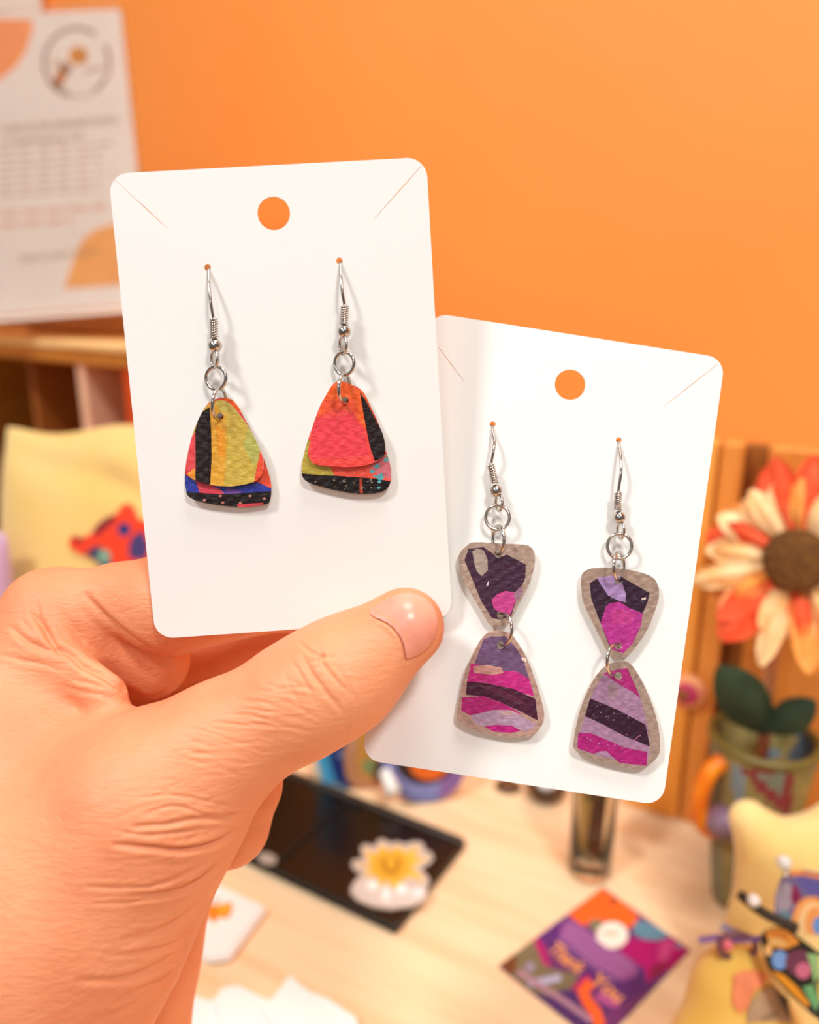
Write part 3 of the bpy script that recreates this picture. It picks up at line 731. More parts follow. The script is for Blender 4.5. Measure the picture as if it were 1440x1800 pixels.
rimP = [np.array([m0[0] + rm * 0.97 * math.cos(t), m0[1] + rm * 0.97 * math.sin(t), m0[2] + 0.001]) for t in np.linspace(0, 2 * math.pi, 40, endpoint=False)]
tube('rim', rimP, 0.0022, mat('olive glaze', (112, 96, 42), 0.4), mug, closed=True)
hx = np.array([-0.93, -0.3, 0]); hx = nrm(hx)
hc = np.array([m0[0], m0[1], m0[2] - 0.026]) + hx * 0.021
Pn = [hc + hx * 0.012 * math.cos(t) + Z3 * 0.019 * math.sin(t) for t in np.linspace(-2.0, 2.0, 16)]
tube('handle', Pn, 0.0042, mat('orange glaze', (236, 140, 16), 0.4, rgb2=(226, 104, 14), cscale=80), mug, n=12)
fo = T(1287, 1508); fo[2] = TABLE + 0.0075
tag(sphere('painted_pebble', fo, 0.0105, mat('plum glaze', (140, 70, 62), 0.35, rgb2=(118, 54, 70), cscale=60), sc=(1.05, .9, .70)), 'plum painted pebble at the foot of the mug and wooden crate', 'pebble')
fo2 = W(1272, 1445, 0.383)
sphere('side_lump', fo2, 0.0085, mat('blue grey glaze', (132, 118, 124), 0.4, rgb2=(120, 90, 110), cscale=60), mug, sc=(1, 1, .9))

sc_ = W(1402, 985, 0.352)
fl = thing('fabric_sunflower', 'fabric sunflower with cream and coral petals above the painted mug', 'flower', (m0[0], m0[1], m0[2] - 0.002))
fn = nrm(CAM - sc_ + np.array([-0.06, 0, 0.0])); fu = nrm(np.cross(Z3, fn)); fv = np.cross(fn, fu)
M_seed = mat('brown crochet', (120, 76, 26), 0.9, bump=0.8, bscale=500, btype='voronoi', rgb2=(92, 54, 16), cscale=300, bdist=0.002)
V, Fc = spherevf((0, 0, 0), 0.0136, 32, 18, sc=(1, 1, .38)); V = V @ np.array([fu, fv, fn]) + sc_ + fn * 0.004
add('seed_head', V, Fc, M_seed, fl)
M_pet = [mat('cream petal fabric', (253, 222, 168), 0.8, bump=.2, bscale=300, rgb2=(250, 190, 120), cscale=90), mat('coral petal fabric', (248, 104, 64), 0.8, bump=.2, bscale=300, rgb2=(236, 78, 30), cscale=90),
         mat('amber petal fabric', (246, 176, 92), 0.8, bump=.2, bscale=300, rgb2=(238, 140, 56), cscale=90)]
def petal(ang, L, wd, lift, mt, curl, twist, base_r=0.012):
    n1, n2 = 12, 7; V = []; Fc = []
    rd = math.cos(ang) * fu + math.sin(ang) * fv; tg = -math.sin(ang) * fu + math.cos(ang) * fv
    for i in range(n1):
        t = i / (n1 - 1); wv = wd * (0.35 + 0.95 * math.sin(math.pi * min(t * .86 + .08, 1)) ** 0.8) * (1 if t < .85 else (1 - (t - .85) * 3.2))
        for j in range(n2):
            s = (j / (n2 - 1) - .5)
            h = lift + curl * math.sin(t * 2.6) + (0.0022 * math.cos(s * 9) * (1 - 0.5 * t)) + twist * 0.012 * s * t
            V.append(sc_ + rd * (base_r + L * t) + tg * wv * s + fn * (h + 0.0))
    for i in range(n1 - 1):
        for j in range(n2 - 1):
            a = i * n2 + j; Fc.append((a, a + n2, a + n2 + 1, a + 1))
    V = np.array(V); k = len(V); V = np.vstack([V, V - fn * 0.0004]); Fc = Fc + [tuple(k + q for q in f[::-1]) for f in Fc]
    add('petal', V, Fc, mt, fl)
# ring 1 (back, coral), ring 2 (cream), ring 3 loose ribbons
for i, a in enumerate(range(4, 364, 24)):
    petal(math.radians(a + rng.uniform(-6, 6)), 0.029 + rng.uniform(-.004, .004), 0.0130, -0.010, M_pet[1 if i % 3 else 2], 0.002, rng.uniform(-.4, .4), 0.0105)
for i, a in enumerate(range(0, 360, 20)):
    petal(math.radians(a + rng.uniform(-7, 7)), 0.028 + rng.uniform(-.006, .003), 0.0100, -0.005, M_pet[0 if i % 5 else 2], 0.003, rng.uniform(-.6, .6), 0.0115)
for i, a in enumerate(range(9, 369, 30)):
    petal(math.radians(a + rng.uniform(-7, 7)), 0.020 + rng.uniform(-.004, .004), 0.0072, -0.002, M_pet[(0, 1, 0, 2)[i % 4]], 0.003, rng.uniform(-.6, .6), 0.0125)
for a_, L_, w_, k_ in ((238, .036, .015, 1), (228, .030, .012, 1), (262, .037, .008, 0), (112, .034, .012, 1), (92, .034, .010, 1), (286, .036, .009, 2), (204, .034, .009, 0)):
    petal(math.radians(a_), L_, w_, -0.003, M_pet[k_], 0.003, rng.uniform(-.6, .6), 0.0120)
st0 = sc_ - fn * 0.010; tube('stem', spline([st0, (st0 + m0) / 2 + np.array([-.004, 0, 0]), m0 - Z3 * 0.008], 6), 0.0030, mat('blush wooden stem', (206, 134, 90), 0.7), fl, n=10)
M_leaf = mat('dark green felt leaf', (28, 44, 24), 0.8, rgb2=(46, 62, 36), cscale=60)
def leaf(b, tip, wd, bend):
    b = np.asarray(b); tip = np.asarray(tip); ax = tip - b; L = np.linalg.norm(ax); ax = ax / L; view = nrm(CAM - b); sd = nrm(np.cross(ax, view)); nn_ = np.cross(sd, ax)
    n1, n2 = 14, 7; V = []
    for i in range(n1):
        t = i / (n1 - 1); wv = wd * math.sin(math.pi * min(.04 + t * .94, 1)) ** .75
        for j in range(n2):
            s = j / (n2 - 1) - .5; V.append(b + ax * L * t + sd * wv * s + nn_ * (bend * math.sin(math.pi * t) - 0.006 * (abs(s) * 2) ** 1.5 * math.sin(math.pi * t)))
    Fc = [(i * n2 + j, (i + 1) * n2 + j, (i + 1) * n2 + j + 1, i * n2 + j + 1) for i in range(n1 - 1) for j in range(n2 - 1)]
    V = np.array(V); k = len(V); V = np.vstack([V, V - nn_ * 0.0005]); Fc = Fc + [tuple(k + q for q in f[::-1]) for f in Fc]
    add('leaf', V, Fc, M_leaf, fl)
leaf(W(1352, 1288, 0.372), W(1264, 1172, 0.362), 0.0225, 0.004)
leaf(W(1352, 1286, 0.370), W(1434, 1232, 0.361), 0.0155, 0.004)

# ------------------------------------------------------------------ yellow plush figures
M_plush = mat('pale yellow plush', (252, 224, 150), 0.9, bump=.25, bscale=600, sheen=.4, rgb2=(246, 208, 122), cscale=30)
M_plush2 = mat('golden yellow plush', (242, 200, 98), 0.9, bump=.25, bscale=600, sheen=.4, rgb2=(232, 182, 74), cscale=30)
def blob(name, L, m, label, cat, vox, squash=0.5, dref=0.34, z0=True):
    prims = []
    for (x1, y1, r1, x2, y2, r2, d, k) in L:
        prims.append(('c', W(x1, y1, d), W(x2, y2, d + 1e-5), r1 * d / F, r2 * d / F, k))
    C_ = np.array([p[1] for p in prims] + [p[2] for p in prims]); mr = max(max(p[3], p[4]) for p in prims) + 0.004
    P, Q = sdf_mesh(prims, C_.min(0) - mr, C_.max(0) + mr, vox)
    return P, Q
P, Q = blob('plush', [(1316, 1440, 33, 1360, 1500, 52, .345, 0.006), (1360, 1500, 55, 1420, 1540, 82, .345, .008), (1470, 1455, 46, 1430, 1520, 70, .345, .008), (1330, 1560, 34, 1310, 1640, 38, .345, .010), (1420, 1560, 90, 1420, 1660, 92, .345, .012),
                      (1420, 1660, 90, 1400, 1760, 84, .345, .012)], M_plush, '', '', 0.0012)
P[:, 2] = np.where(P[:, 2] < TABLE + 0.0005, TABLE + 0.0005, P[:, 2])
pl = thing('plush_toy', 'pale yellow plush figure with two round ears in front of the mug', 'plush toy', (P[:, 0].mean(), P[:, 1].mean(), TABLE))
add('plush_body', P, Q, M_plush, pl)
P, Q = blob('plush', [(1268, 1730, 42, 1300, 1700, 40, .300, .006), (1268, 1740, 46, 1240, 1830, 60, .300, .008), (1300, 1720, 46, 1340, 1830, 80, .300, .008)], M_plush2, '', '', 0.0012)
P[:, 2] = np.maximum(P[:, 2], TABLE + 0.0005)
pl2 = thing('plush_toy', 'golden yellow plush figure with coral and grey patches at the lower right corner', 'plush toy', (P[:, 0].mean(), P[:, 1].mean(), TABLE))
add('plush_body', P, Q, M_plush2, pl2)
bv = BVHTree.FromPolygons([tuple(p) for p in P], [tuple(int(i) for i in f) for f in Q])
def drape(bvh, fallback_d):
    def f(Pp, off):
        out = []
        offs = np.broadcast_to(off, len(Pp))
        for (a, b), o_ in zip(Pp, offs):
            r = nrm(ray(a, b)); h = bvh.ray_cast(Vector(CAM), Vector(r))
            if h[0] is None: out.append(W(a, b, fallback_d))
            else: out.append(np.array(h[0]) - r * (0.0009 + o_))
        return np.array(out)
    return f
dp = drape(bv, 0.29)
def zr(L): return zz(L, 1180, 1380, 0.2334)
panel('coral_patch', zr([(470, 1440), (520, 1400), (640, 1395), (740, 1440), (700, 1500), (620, 1560), (580, 1680), (520, 1720), (460, 1640)]), (248, 146, 100), [], dp, 0.0006, M_felt, pl2, step=6)
panel('grey_patch', zr([(570, 1790), (580, 1690), (640, 1580), (760, 1500), (880, 1600), (910, 1790)]), (190, 156, 122), [(zr(band([(680, 1770), (740, 1740), (800, 1720)], 34)), (150, 120, 84))], dp, 0.0006, M_felt, pl2, step=6)
M_pur = mat('violet metal', (132, 92, 146), 0.35, metal=.2)
gl = thing('violet_clip', 'violet wire clip with a round loop beside the golden plush figure', 'clip', W(1262, 1652, .298))
def flatbar(name, pts, dd, hw, th, m, parent):
    V = []; 
    pp = band(pts, hw)
    return panel(name, pp, (132, 92, 146), [], planeplace(W(1280, 1655, dd), nrm(CAM - W(1280, 1655, dd))), th, m, parent)
flatbar('bar', [(1228, 1653), (1265, 1648), (1300, 1652), (1342, 1650)], .297, 12, .0016, M_pur, gl)
flatbar('upper_bar', [(1268, 1628), (1290, 1638), (1312, 1648)], .297, 14, .0016, mat('grey lilac metal', (150, 130, 150), .4), gl)
tube('loop', [W(1297 + 32 * math.cos(t), 1664 + 22 * math.sin(t), .2955) for t in np.linspace(0, 2 * math.pi, 24, endpoint=False)], 0.0012, mat('plum wire', (120, 72, 84), .4), gl, closed=True)
sphere('pink_stone', W(1279, 1661, .2945), 0.0020, mat('pink stone', (226, 110, 120), .3), gl)

# collage butterfly ornament in front of the plush
bfp = W(1400, 1640, 0.288); bfn = nrm(CAM - bfp + np.array([-.05, 0, .03])); bpl = planeplace(bfp, bfn)
bf = thing('butterfly_ornament', 'collage butterfly ornament with painted rings cut by the right border', 'ornament', bfp)
panel('upper_wing', zr([(780, 960), (790, 820), (830, 700), (900, 650), (1000, 640), (1200, 680), (1300, 900), (1250, 1150), (1000, 1120), (900, 1050)]), (110, 100, 140),
      [(zr([(900, 650), (960, 640), (1200, 700), (1200, 730), (1000, 680), (900, 690)]), (236, 140, 70)), (zr([(800, 800), (860, 720), (910, 760), (920, 900), (850, 1000), (800, 960)]), (168, 150, 160)), (zr([(920, 740), (960, 780), (990, 860), (930, 910), (900, 860)]), (136, 30, 72)),
       (zr([(950, 700), (1100, 720), (1200, 780), (1200, 830), (1040, 820), (970, 760)]), (96, 88, 156)), (zr([(800, 960), (860, 940), (920, 1000), (900, 1050)]), (110, 140, 150)),
       (zr(circ(1060, 1040, 150, 24, 200)), (244, 160, 84)), (zr(circ(1070, 1040, 110, 24, 160)), (252, 204, 140)), (zr(circ(1090, 1040, 80, 24, 120)), (244, 160, 84)), (zr(circ(1120, 1060, 52, 20, 70)), (110, 150, 210))], bpl, 0.0022, M_print, bf, step=8)
panel('lower_wing', zr([(700, 1110), (800, 1070), (900, 1090), (1010, 1180), (1120, 1260), (1300, 1300), (1320, 1820), (1180, 1810), (1060, 1720), (880, 1560), (760, 1420), (720, 1320), (690, 1200)]), (40, 34, 14),
      [(zr([(720, 1110), (800, 1080), (880, 1100), (980, 1190), (880, 1240), (760, 1220)]), (246, 158, 62)), (zr([(740, 1160), (830, 1160), (900, 1210), (840, 1225), (760, 1200)]), (253, 206, 120)), (zr(circ(745, 1245, 28, 14, 46)), (250, 196, 120)), (zr(circ(830, 1320, 60, 20, 74)), (120, 160, 214)),
       (zr(circ(970, 1340, 100, 24, 100)), (112, 56, 76)), (zr(circ(1005, 1400, 58, 20, 62)), (206, 108, 134)), (zr([(1030, 1270), (1120, 1280), (1140, 1400), (1090, 1500), (1060, 1360)]), (150, 190, 120)), (zr([(1120, 1290), (1300, 1320), (1300, 1500), (1130, 1480)]), (240, 210, 130)),
       (zr([(760, 1400), (860, 1430), (960, 1520), (1050, 1640), (1040, 1680), (900, 1550)]), (232, 150, 30)), (zr([(1000, 1520), (1080, 1500), (1130, 1640), (1100, 1700), (1040, 1600)]), (110, 170, 110)), (zr([(1110, 1490), (1300, 1510), (1300, 1800), (1180, 1760), (1120, 1600)]), (226, 200, 90))],
      lambda P, o: bpl(P, o + .0030), 0.0022, M_print, bf, step=8)
aP = [W(1301, 1572, .292), W(1322, 1590, .288), W(1356, 1612, .284), W(1402, 1632, .281)]
tube('antenna', spline(aP, 5), 0.0018, mat('charcoal stick', (50, 34, 20), .6), bf, n=8)
sphere('white_bead', W(1325, 1583, .2865), 0.0022, M_white, bf)
sphere('white_bead', W(1378, 1516, .2950), 0.0026, M_white, bf)
tube('bead_wire', [W(1378, 1520, .2958), W(1384, 1545, .2905)], 0.0007, M_steel, bf, n=6)

# ------------------------------------------------------------------ the two earring cards
def rod(r):
    r = np.asarray(r); t = np.linalg.norm(r); k = r / t; K = np.array([[0, -k[2], k[1]], [k[2], 0, -k[0]], [-k[1], k[0], 0]])
    return np.eye(3) + math.sin(t) * K + (1 - math.cos(t)) * K @ K
CW = np.stack([RIGHT, UP, -FWD], 1)
class Card:
    def __init__(s, pose, W_, H_, sc):
        s.R = CW @ rod(pose[:3]); s.o = CAM + CW @ (np.array(pose[3:]) * sc); s.W, s.H = W_ * sc, H_ * sc
        s.n = s.R[:, 2]; s.ux = s.R[:, 0]; s.uy = s.R[:, 1]
    def uv(s, px, py, off=0.0):
        p = hit(px, py, s.o + s.n * off, s.n) - s.o; return (float(p @ s.ux), float(p @ s.uy))
    def P(s, u, v, off=0.0): return s.o + s.ux * u + s.uy * v + s.n * off
    def pt(s, px, py, off=0.0): return hit(px, py, s.o + s.n * off, s.n)
    def place(s, P, off):
        P = np.asarray(P); return s.o + np.outer(P[:, 0], s.ux) + np.outer(P[:, 1], s.uy) + np.outer(np.broadcast_to(off, len(P)), s.n)
CA = Card([0.12, 0.033, 0.0634, -0.024, 0.021, -0.1606], 0.06, 0.09, 0.970)
CB = Card([-0.0381, 0.0063, -0.1532, 0.0271, -0.0089, -0.1634], 0.06, 0.09, 1.012)
def make_card(C, label, slits, hole, pins):
    hs = [circ(*C.uv(*hole[:2]), hole[2], 28)]
    for p in pins: hs.append(circ(*C.uv(*p), 0.00062, 12))
    for a, b in slits:
        ua = np.array(C.uv(*a)); ub = np.array(C.uv(*b)); hs.append(band([ua, (ua + ub) / 2, ub], [0.00009, 0.00015, 0.00006]))
    w2, h2 = C.W / 2, C.H / 2
    o = panel('earring_card', rrect(-w2, -h2, w2, h2, 0.0036, 8), (247, 243, 238), [], C.place, 0.00045, M_card, None, holes=hs, step=0.004)
    return tag(o, label, 'card', None)
make_card(CA, 'white earring card on the left with two bright triangular earrings', [((203, 317), (294, 401)), ((741, 292), (659, 384))], (481.5, 375.5, 0.00300), [(365.5, 471), (597, 459)])
make_card(CB, 'white earring card on the right with two purple double earrings, behind the thumb', [((771, 611), (815, 670)), ((1262, 640), (1165, 716))], (1002, 676.5, 0.00312), [(866, 746), (1087.5, 774)])

def coil(name, a, b, r, turns, wr, m, parent):
    ax = b - a; L = np.linalg.norm(ax); ax = ax / L; u = nrm(np.cross(ax, [0.2, 1, 0.1])); v = np.cross(ax, u); n = turns * 12
    P = [a + ax * L * i / n + r * (math.cos(2 * math.pi * i / 12) * u + math.sin(2 * math.pi * i / 12) * v) for i in range(n + 1)]
    tube(name, P, wr, m, parent, n=6)
def loopring(name, C, cx, cy, rx, ry, off, m, parent, wr=0.00034, side=1, tilt=0.0):
    """jump ring: circle of real radius ry px turned about the upright so that it looks rx wide"""
    dpt = off; s = 0.157 / F; amp = math.sqrt(max(ry * ry - rx * rx, 0)) * s
    P = []
    for i in range(36):
        t = 2 * math.pi * i / 36; x = rx * math.cos(t); y = ry * math.sin(t)
        xx = cx + x * math.cos(tilt) - y * math.sin(tilt); yy = cy + x * math.sin(tilt) + y * math.cos(tilt)
        P.append(C.pt(xx, yy, off + side * amp * math.cos(t)))
    tube(name, P, wr, m, parent, n=8, closed=True)
def curl(C, amp, phase):
    def f(P):
        x = (P[:, 0] - P[:, 0].mean()) / 0.008; y = (P[:, 1] - P[:, 1].mean()) / 0.009
        return amp * (x * x * 0.5 + 0.4 * y * x + 0.3 * y * y) + 0.00004 * np.sin(P[:, 0] * 2300 + phase) * np.cos(P[:, 1] * 2700 + phase)
    return f
def plate(name, C, outl, base, regs, off, parent, hole=None, holes=(), th=0.0003, amp=0.0002, ph=0.0, blend=None):
    up = lambda L: [C.uv(a, b, off) for a, b in L]
    up2 = lambda L: [tuple(p) for p in spline(np.array(up(L)), 3, closed=True)]
    hs = [circ(*C.uv(h[0], h[1], off), h[2] * 0.155 / F, 16) for h in holes]
    return panel(name, up2(outl), base, [(up(r), c) for r, c in regs], lambda P, o: C.place(P, o + off), th, M_paint, parent, holes=hs, step=0.00032, disp=curl(C, amp, ph), back=(235, 215, 195),
                 colorvar=blend)
def jitter(C_, amt=0.10, fr=2600, strokes=None):
    def f(Cc, col):
        n = np.sin(Cc[:, 0] * fr + 3 * np.sin(Cc[:, 1] * fr * .37)) * np.sin(Cc[:, 1] * fr * .83 + 2 * np.sin(Cc[:, 0] * fr * .29)) + rng.uniform(-.5, .5, len(Cc))
        col = np.clip(col * (1 + amt * n[:, None]), 0, 1)
        return col
    return f
def specks(C, off, box_px, cnt, r0, r1, c, seed):
    rg = np.random.default_rng(seed); out = []
    for _ in range(cnt):
        x = rg.uniform(box_px[0], box_px[2]); y = rg.uniform(box_px[1], box_px[3]); r = rg.uniform(r0, r1); k = 6
        out.append(([(x + r * rg.uniform(.5, 1.3) * math.cos(2 * math.pi * i / k), y + r * rg.uniform(.4, 1.1) * math.sin(2 * math.pi * i / k)) for i in range(k)], c))
    return out

S3 = 420 / 1440
def z3(L): return zz(L, 300, 440, S3)
def z4(L): return zz(L, 780, 720, S3)
def z5(L): return zz(L, 780, 1040, S3)
def hookwire(C, parent, hole, wire, coil_a, coil_b, bead, beadr, loop_c, loop_r, off):
    h = C.pt(*hole, 0.0); P = [C.P(*C.uv(*hole), -0.0035) - C.uy * 0.003, C.P(*C.uv(*hole), -0.0016), C.P(*C.uv(*hole), 0.0) - C.uy * 0.0002]
    n = len(wire)
    for i, (a, b) in enumerate(wire): P.append(C.pt(a, b, off * min(1.0, 0.45 + 0.9 * i / (n - 1)) + 0.0006 * math.sin(math.pi * i / (n - 1))))
    ca_, cb_ = C.pt(*coil_a, off), C.pt(*coil_b, off); P.append(ca_); P.append(cb_)
    bc = C.pt(*bead, off)
    tube('ear_wire', spline(P, 6), 0.00030, M_steel, parent, n=10)
    coil('coil', ca_, cb_, 0.00066, 8, 0.00017, M_steel, parent)
    sphere('bead', bc, beadr * 0.155 / F, M_steel, parent, nu=28, nv=18)
    loopring('wire_loop', C, loop_c[0], loop_c[1], loop_r[0], loop_r[1], off, M_steel, parent, wr=0.00028)

# earring 1 (yellow front plate)
off = 0.0026
e = thing('earring', 'left earring of the left card, olive and black plate over a blue edged one', 'earring', CA.pt(*z3([(230, 110)])[0], 0.001), 'dangling earrings on the two cards')
hookwire(CA, e, z3([(229, 106)])[0], z3([(229, 150), (233, 230), (243, 320), (257, 405)]), z3([(260, 415)])[0], z3([(262, 535)])[0], z3([(267, 575)])[0], 12, z3([(264, 655)])[0], (5, 16), off)
loopring('jump_ring', CA, *z3([(273, 770)])[0], 17.5, 20, off, M_steel, e, side=1)
loopring('jump_ring', CA, *z3([(293, 925)])[0], 12, 27, off, M_steel, e, side=-1, tilt=0.05)
plate('back_plate', CA, z3([(260, 900), (350, 892), (400, 930), (445, 1010), (500, 1110), (560, 1250), (602, 1380), (608, 1450), (598, 1512), (560, 1532), (410, 1547), (200, 1520), (112, 1484), (95, 1440), (88, 1370), (100, 1250), (150, 1080), (200, 960)]), (232, 84, 56),
      [(z3([(300, 880), (360, 885), (410, 930), (440, 990), (380, 960)]), (240, 98, 34)), (z3([(400, 960), (445, 1000), (500, 1100), (470, 1110), (420, 1030)]), (214, 62, 72)),
       (z3([(80, 1345), (120, 1370), (230, 1415), (350, 1425), (520, 1395), (620, 1440), (612, 1465), (300, 1478), (95, 1465)]), (48, 60, 160)), (z3([(150, 1380), (230, 1410), (300, 1440), (330, 1470), (180, 1470)]), (222, 72, 92)), (z3([(340, 1430), (430, 1450), (420, 1470), (330, 1470)]), (106, 70, 150)),
       (z3([(90, 1454), (200, 1462), (300, 1470), (450, 1462), (620, 1448), (612, 1520), (560, 1540), (420, 1560), (200, 1530), (100, 1490)]), (26, 14, 14)), (z3([(400, 1530), (560, 1520), (560, 1550), (410, 1560)]), (206, 60, 70))]
       + [(z3(circ(x, y, 11, 7, 8)), (190, 120, 110)) for x, y in ((205, 1505), (315, 1520), (422, 1522), (300, 1480), (480, 1480), (565, 1495))], 0.0013, e, holes=[(*z3([(300, 1000)])[0], 6)], ph=1, blend=jitter(None, .07))
plate('front_plate', CA, z3([(205, 955), (240, 920), (290, 903), (345, 915), (400, 970), (480, 1080), (535, 1190), (560, 1270), (555, 1340), (520, 1385), (440, 1412), (330, 1422), (200, 1405), (125, 1372), (96, 1330), (98, 1260), (130, 1120), (168, 1020)]), (206, 176, 74),
      [(z3([(225, 900), (300, 890), (330, 1000), (345, 1150), (330, 1300), (320, 1440), (235, 1420)]), (226, 166, 54)), (z3([(270, 1050), (320, 1080), (330, 1250), (290, 1240)]), (230, 150, 40)), (z3([(470, 1060), (560, 1180), (540, 1260), (500, 1300), (440, 1180)]), (186, 182, 92)), (z3([(260, 880), (340, 880), (420, 980), (300, 970)]), (196, 176, 84)),
       (z3([(175, 985), (236, 945), (246, 1100), (248, 1250), (240, 1430), (150, 1400), (152, 1250), (148, 1090)]), (34, 18, 18)), (z3([(150, 1090), (152, 1330), (140, 1400), (80, 1340), (85, 1200)]), (226, 76, 82)), (z3([(146, 1310), (152, 1400), (100, 1350)]), (234, 150, 50)),
       (z3([(545, 1190), (600, 1280), (570, 1360), (505, 1410), (515, 1330), (530, 1260)]), (236, 86, 54))], 0.0021, e, holes=[(*z3([(300, 1000)])[0], 6)], blend=jitter(None, .06))
# earring 2 (red front plate)
e = thing('earring', 'right dangling earring of the left card, red plate over an olive and black one', 'earring', CA.pt(*z3([(1023, 70)])[0], 0.001), 'dangling earrings on the two cards')
hookwire(CA, e, z3([(1023, 66)])[0], z3([(1024, 110), (1028, 180), (1036, 260), (1048, 325)]), z3([(1050, 338)])[0], z3([(1045, 450)])[0], z3([(1045, 490)])[0], 12, z3([(1040, 570)])[0], (6, 17), off)
loopring('jump_ring', CA, *z3([(1047, 682)])[0], 17, 20, off, M_steel, e)
loopring('jump_ring', CA, *z3([(1048, 832)])[0], 10, 26, off, M_steel, e, side=-1)
tq = (90, 170, 176)
plate('back_plate', CA, z3([(985, 810), (1040, 795), (1120, 822), (1165, 860), (1200, 930), (1255, 1050), (1295, 1200), (1325, 1300), (1328, 1385), (1300, 1440), (1230, 1465), (1080, 1462), (900, 1422), (815, 1388), (790, 1340), (796, 1270), (820, 1170), (850, 1080), (905, 930)]), (236, 84, 66),
      [(z3([(780, 1160), (840, 1140), (860, 1280), (960, 1300), (990, 1360), (780, 1360)]), (186, 164, 66)), (z3([(1090, 810), (1170, 860), (1200, 940), (1150, 900)]), (226, 96, 36)), (z3([(780, 1342), (900, 1355), (1000, 1358), (1240, 1375), (1340, 1395), (1310, 1450), (1230, 1480), (1060, 1475), (880, 1430), (780, 1390)]), (24, 14, 12)),
       (z3([(1270, 1230), (1330, 1290), (1330, 1380), (1250, 1360), (1200, 1300)]), (206, 110, 120))]
       + [(z3(circ(x, y, r, 7, r * .8)), tq) for x, y, r in ((1245, 1302, 18), (1300, 1262, 16), (1215, 1332, 17), (1262, 1368, 24), (1300, 1240, 9), (1230, 1362, 10), (1258, 1395, 12), (1255, 1430, 10), (1270, 1350, 10))]
       + [(z3([(1138, 1375), (1152, 1375), (1160, 1462), (1140, 1462)]), (180, 60, 40))] + specks(CA, 0, (*z3([(840, 1380)])[0], *z3([(1230, 1440)])[0]), 22, 1, 2.2, (150, 130, 110), 3),
       0.0013, e, holes=[(*z3([(1053, 905)])[0], 6)], ph=2, blend=jitter(None, .07))
plate('front_plate', CA, z3([(985, 802), (1035, 790), (1100, 818), (1160, 880), (1230, 1010), (1280, 1110), (1295, 1200), (1280, 1245), (1220, 1282), (1130, 1303), (1020, 1305), (900, 1295), (852, 1275), (830, 1230), (835, 1180), (862, 1070), (912, 930), (950, 850)]), (242, 76, 70),
      [(z3([(900, 760), (1120, 760), (1160, 880), (1180, 1020), (1080, 960), (960, 950), (880, 1010)]), (240, 96, 36)), (z3([(930, 900), (1100, 900), (1140, 980), (1000, 960), (900, 1000)]), (238, 84, 50)), (z3([(1100, 960), (1170, 1020), (1180, 1080), (1120, 1010)]), (244, 100, 40)),
       (z3([(860, 1020), (1100, 990), (1170, 1100), (1190, 1240), (850, 1260)]), (238, 66, 78)), (z3([(1140, 850), (1230, 990), (1310, 1120), (1300, 1240), (1232, 1272), (1200, 1180), (1165, 1000)]), (32, 16, 16))], 0.0021, e, holes=[(*z3([(1053, 905)])[0], 6)], ph=3, blend=jitter(None, .06))

# earring 3
SIL = (168, 142, 126); DK = (62, 28, 52); MG = (180, 40, 128)
e = thing('earring', 'left purple earring of the right card, joined plates with a grey spot on top', 'earring', CB.pt(*z4([(295, 90)])[0], 0.001), 'dangling earrings on the two cards')
hookwire(CB, e, z4([(295, 92)])[0], z4([(296, 135), (306, 190), (300, 250), (288, 315)]), z4([(284, 335)])[0], z4([(310, 445)])[0], z4([(316, 490)])[0], 12, z4([(334, 562)])[0], (6, 14), off)
loopring('jump_ring', CB, *z4([(325, 650)])[0], 21, 21.5, off, M_steel, e)
loopring('jump_ring', CB, *z4([(330, 785)])[0], 10, 25, off, M_steel, e, side=1)
up3 = z4([(180, 800), (330, 806), (490, 815), (530, 835), (548, 875), (545, 950), (515, 1050), (475, 1130)]) + z5([(440, 100), (400, 175), (380, 200), (340, 208), (280, 200), (240, 140), (200, 70)]) + z4([(130, 1050), (100, 960), (90, 905), (100, 860), (135, 825)])
plate('upper_plate', CB, up3, SIL, [(z4([(150, 838), (240, 828), (300, 870), (355, 885), (380, 872), (495, 935), (490, 1020), (450, 1110)]) + z5([(405, 150), (330, 168), (290, 158), (228, 60)]) + z4([(155, 980), (125, 905)]), DK),
      (z4([(172, 855), (200, 835), (240, 848), (264, 900), (266, 970), (228, 1002), (200, 975), (185, 930)]), (164, 144, 132)), (z5([(288, 50), (320, 15), (370, -5), (430, 5), (440, 40), (425, 80), (400, 140), (380, 155), (330, 125), (300, 95)]), (190, 60, 130)),
      (z4([(258, 1062), (264, 1040), (272, 1032), (268, 1060)]), (220, 200, 200)), (z4([(420, 1110), (470, 1060), (480, 1100), (440, 1166)]), (150, 112, 128))], 0.0017, e, holes=[(*z4([(328, 870)])[0], 7), (*z5([(340, 140)])[0], 6.5)], ph=4, blend=jitter(None, .10))
loopring('jump_ring', CB, *z5([(360, 228)])[0], 15, 28, off, M_steel, e, side=1, tilt=0.0)
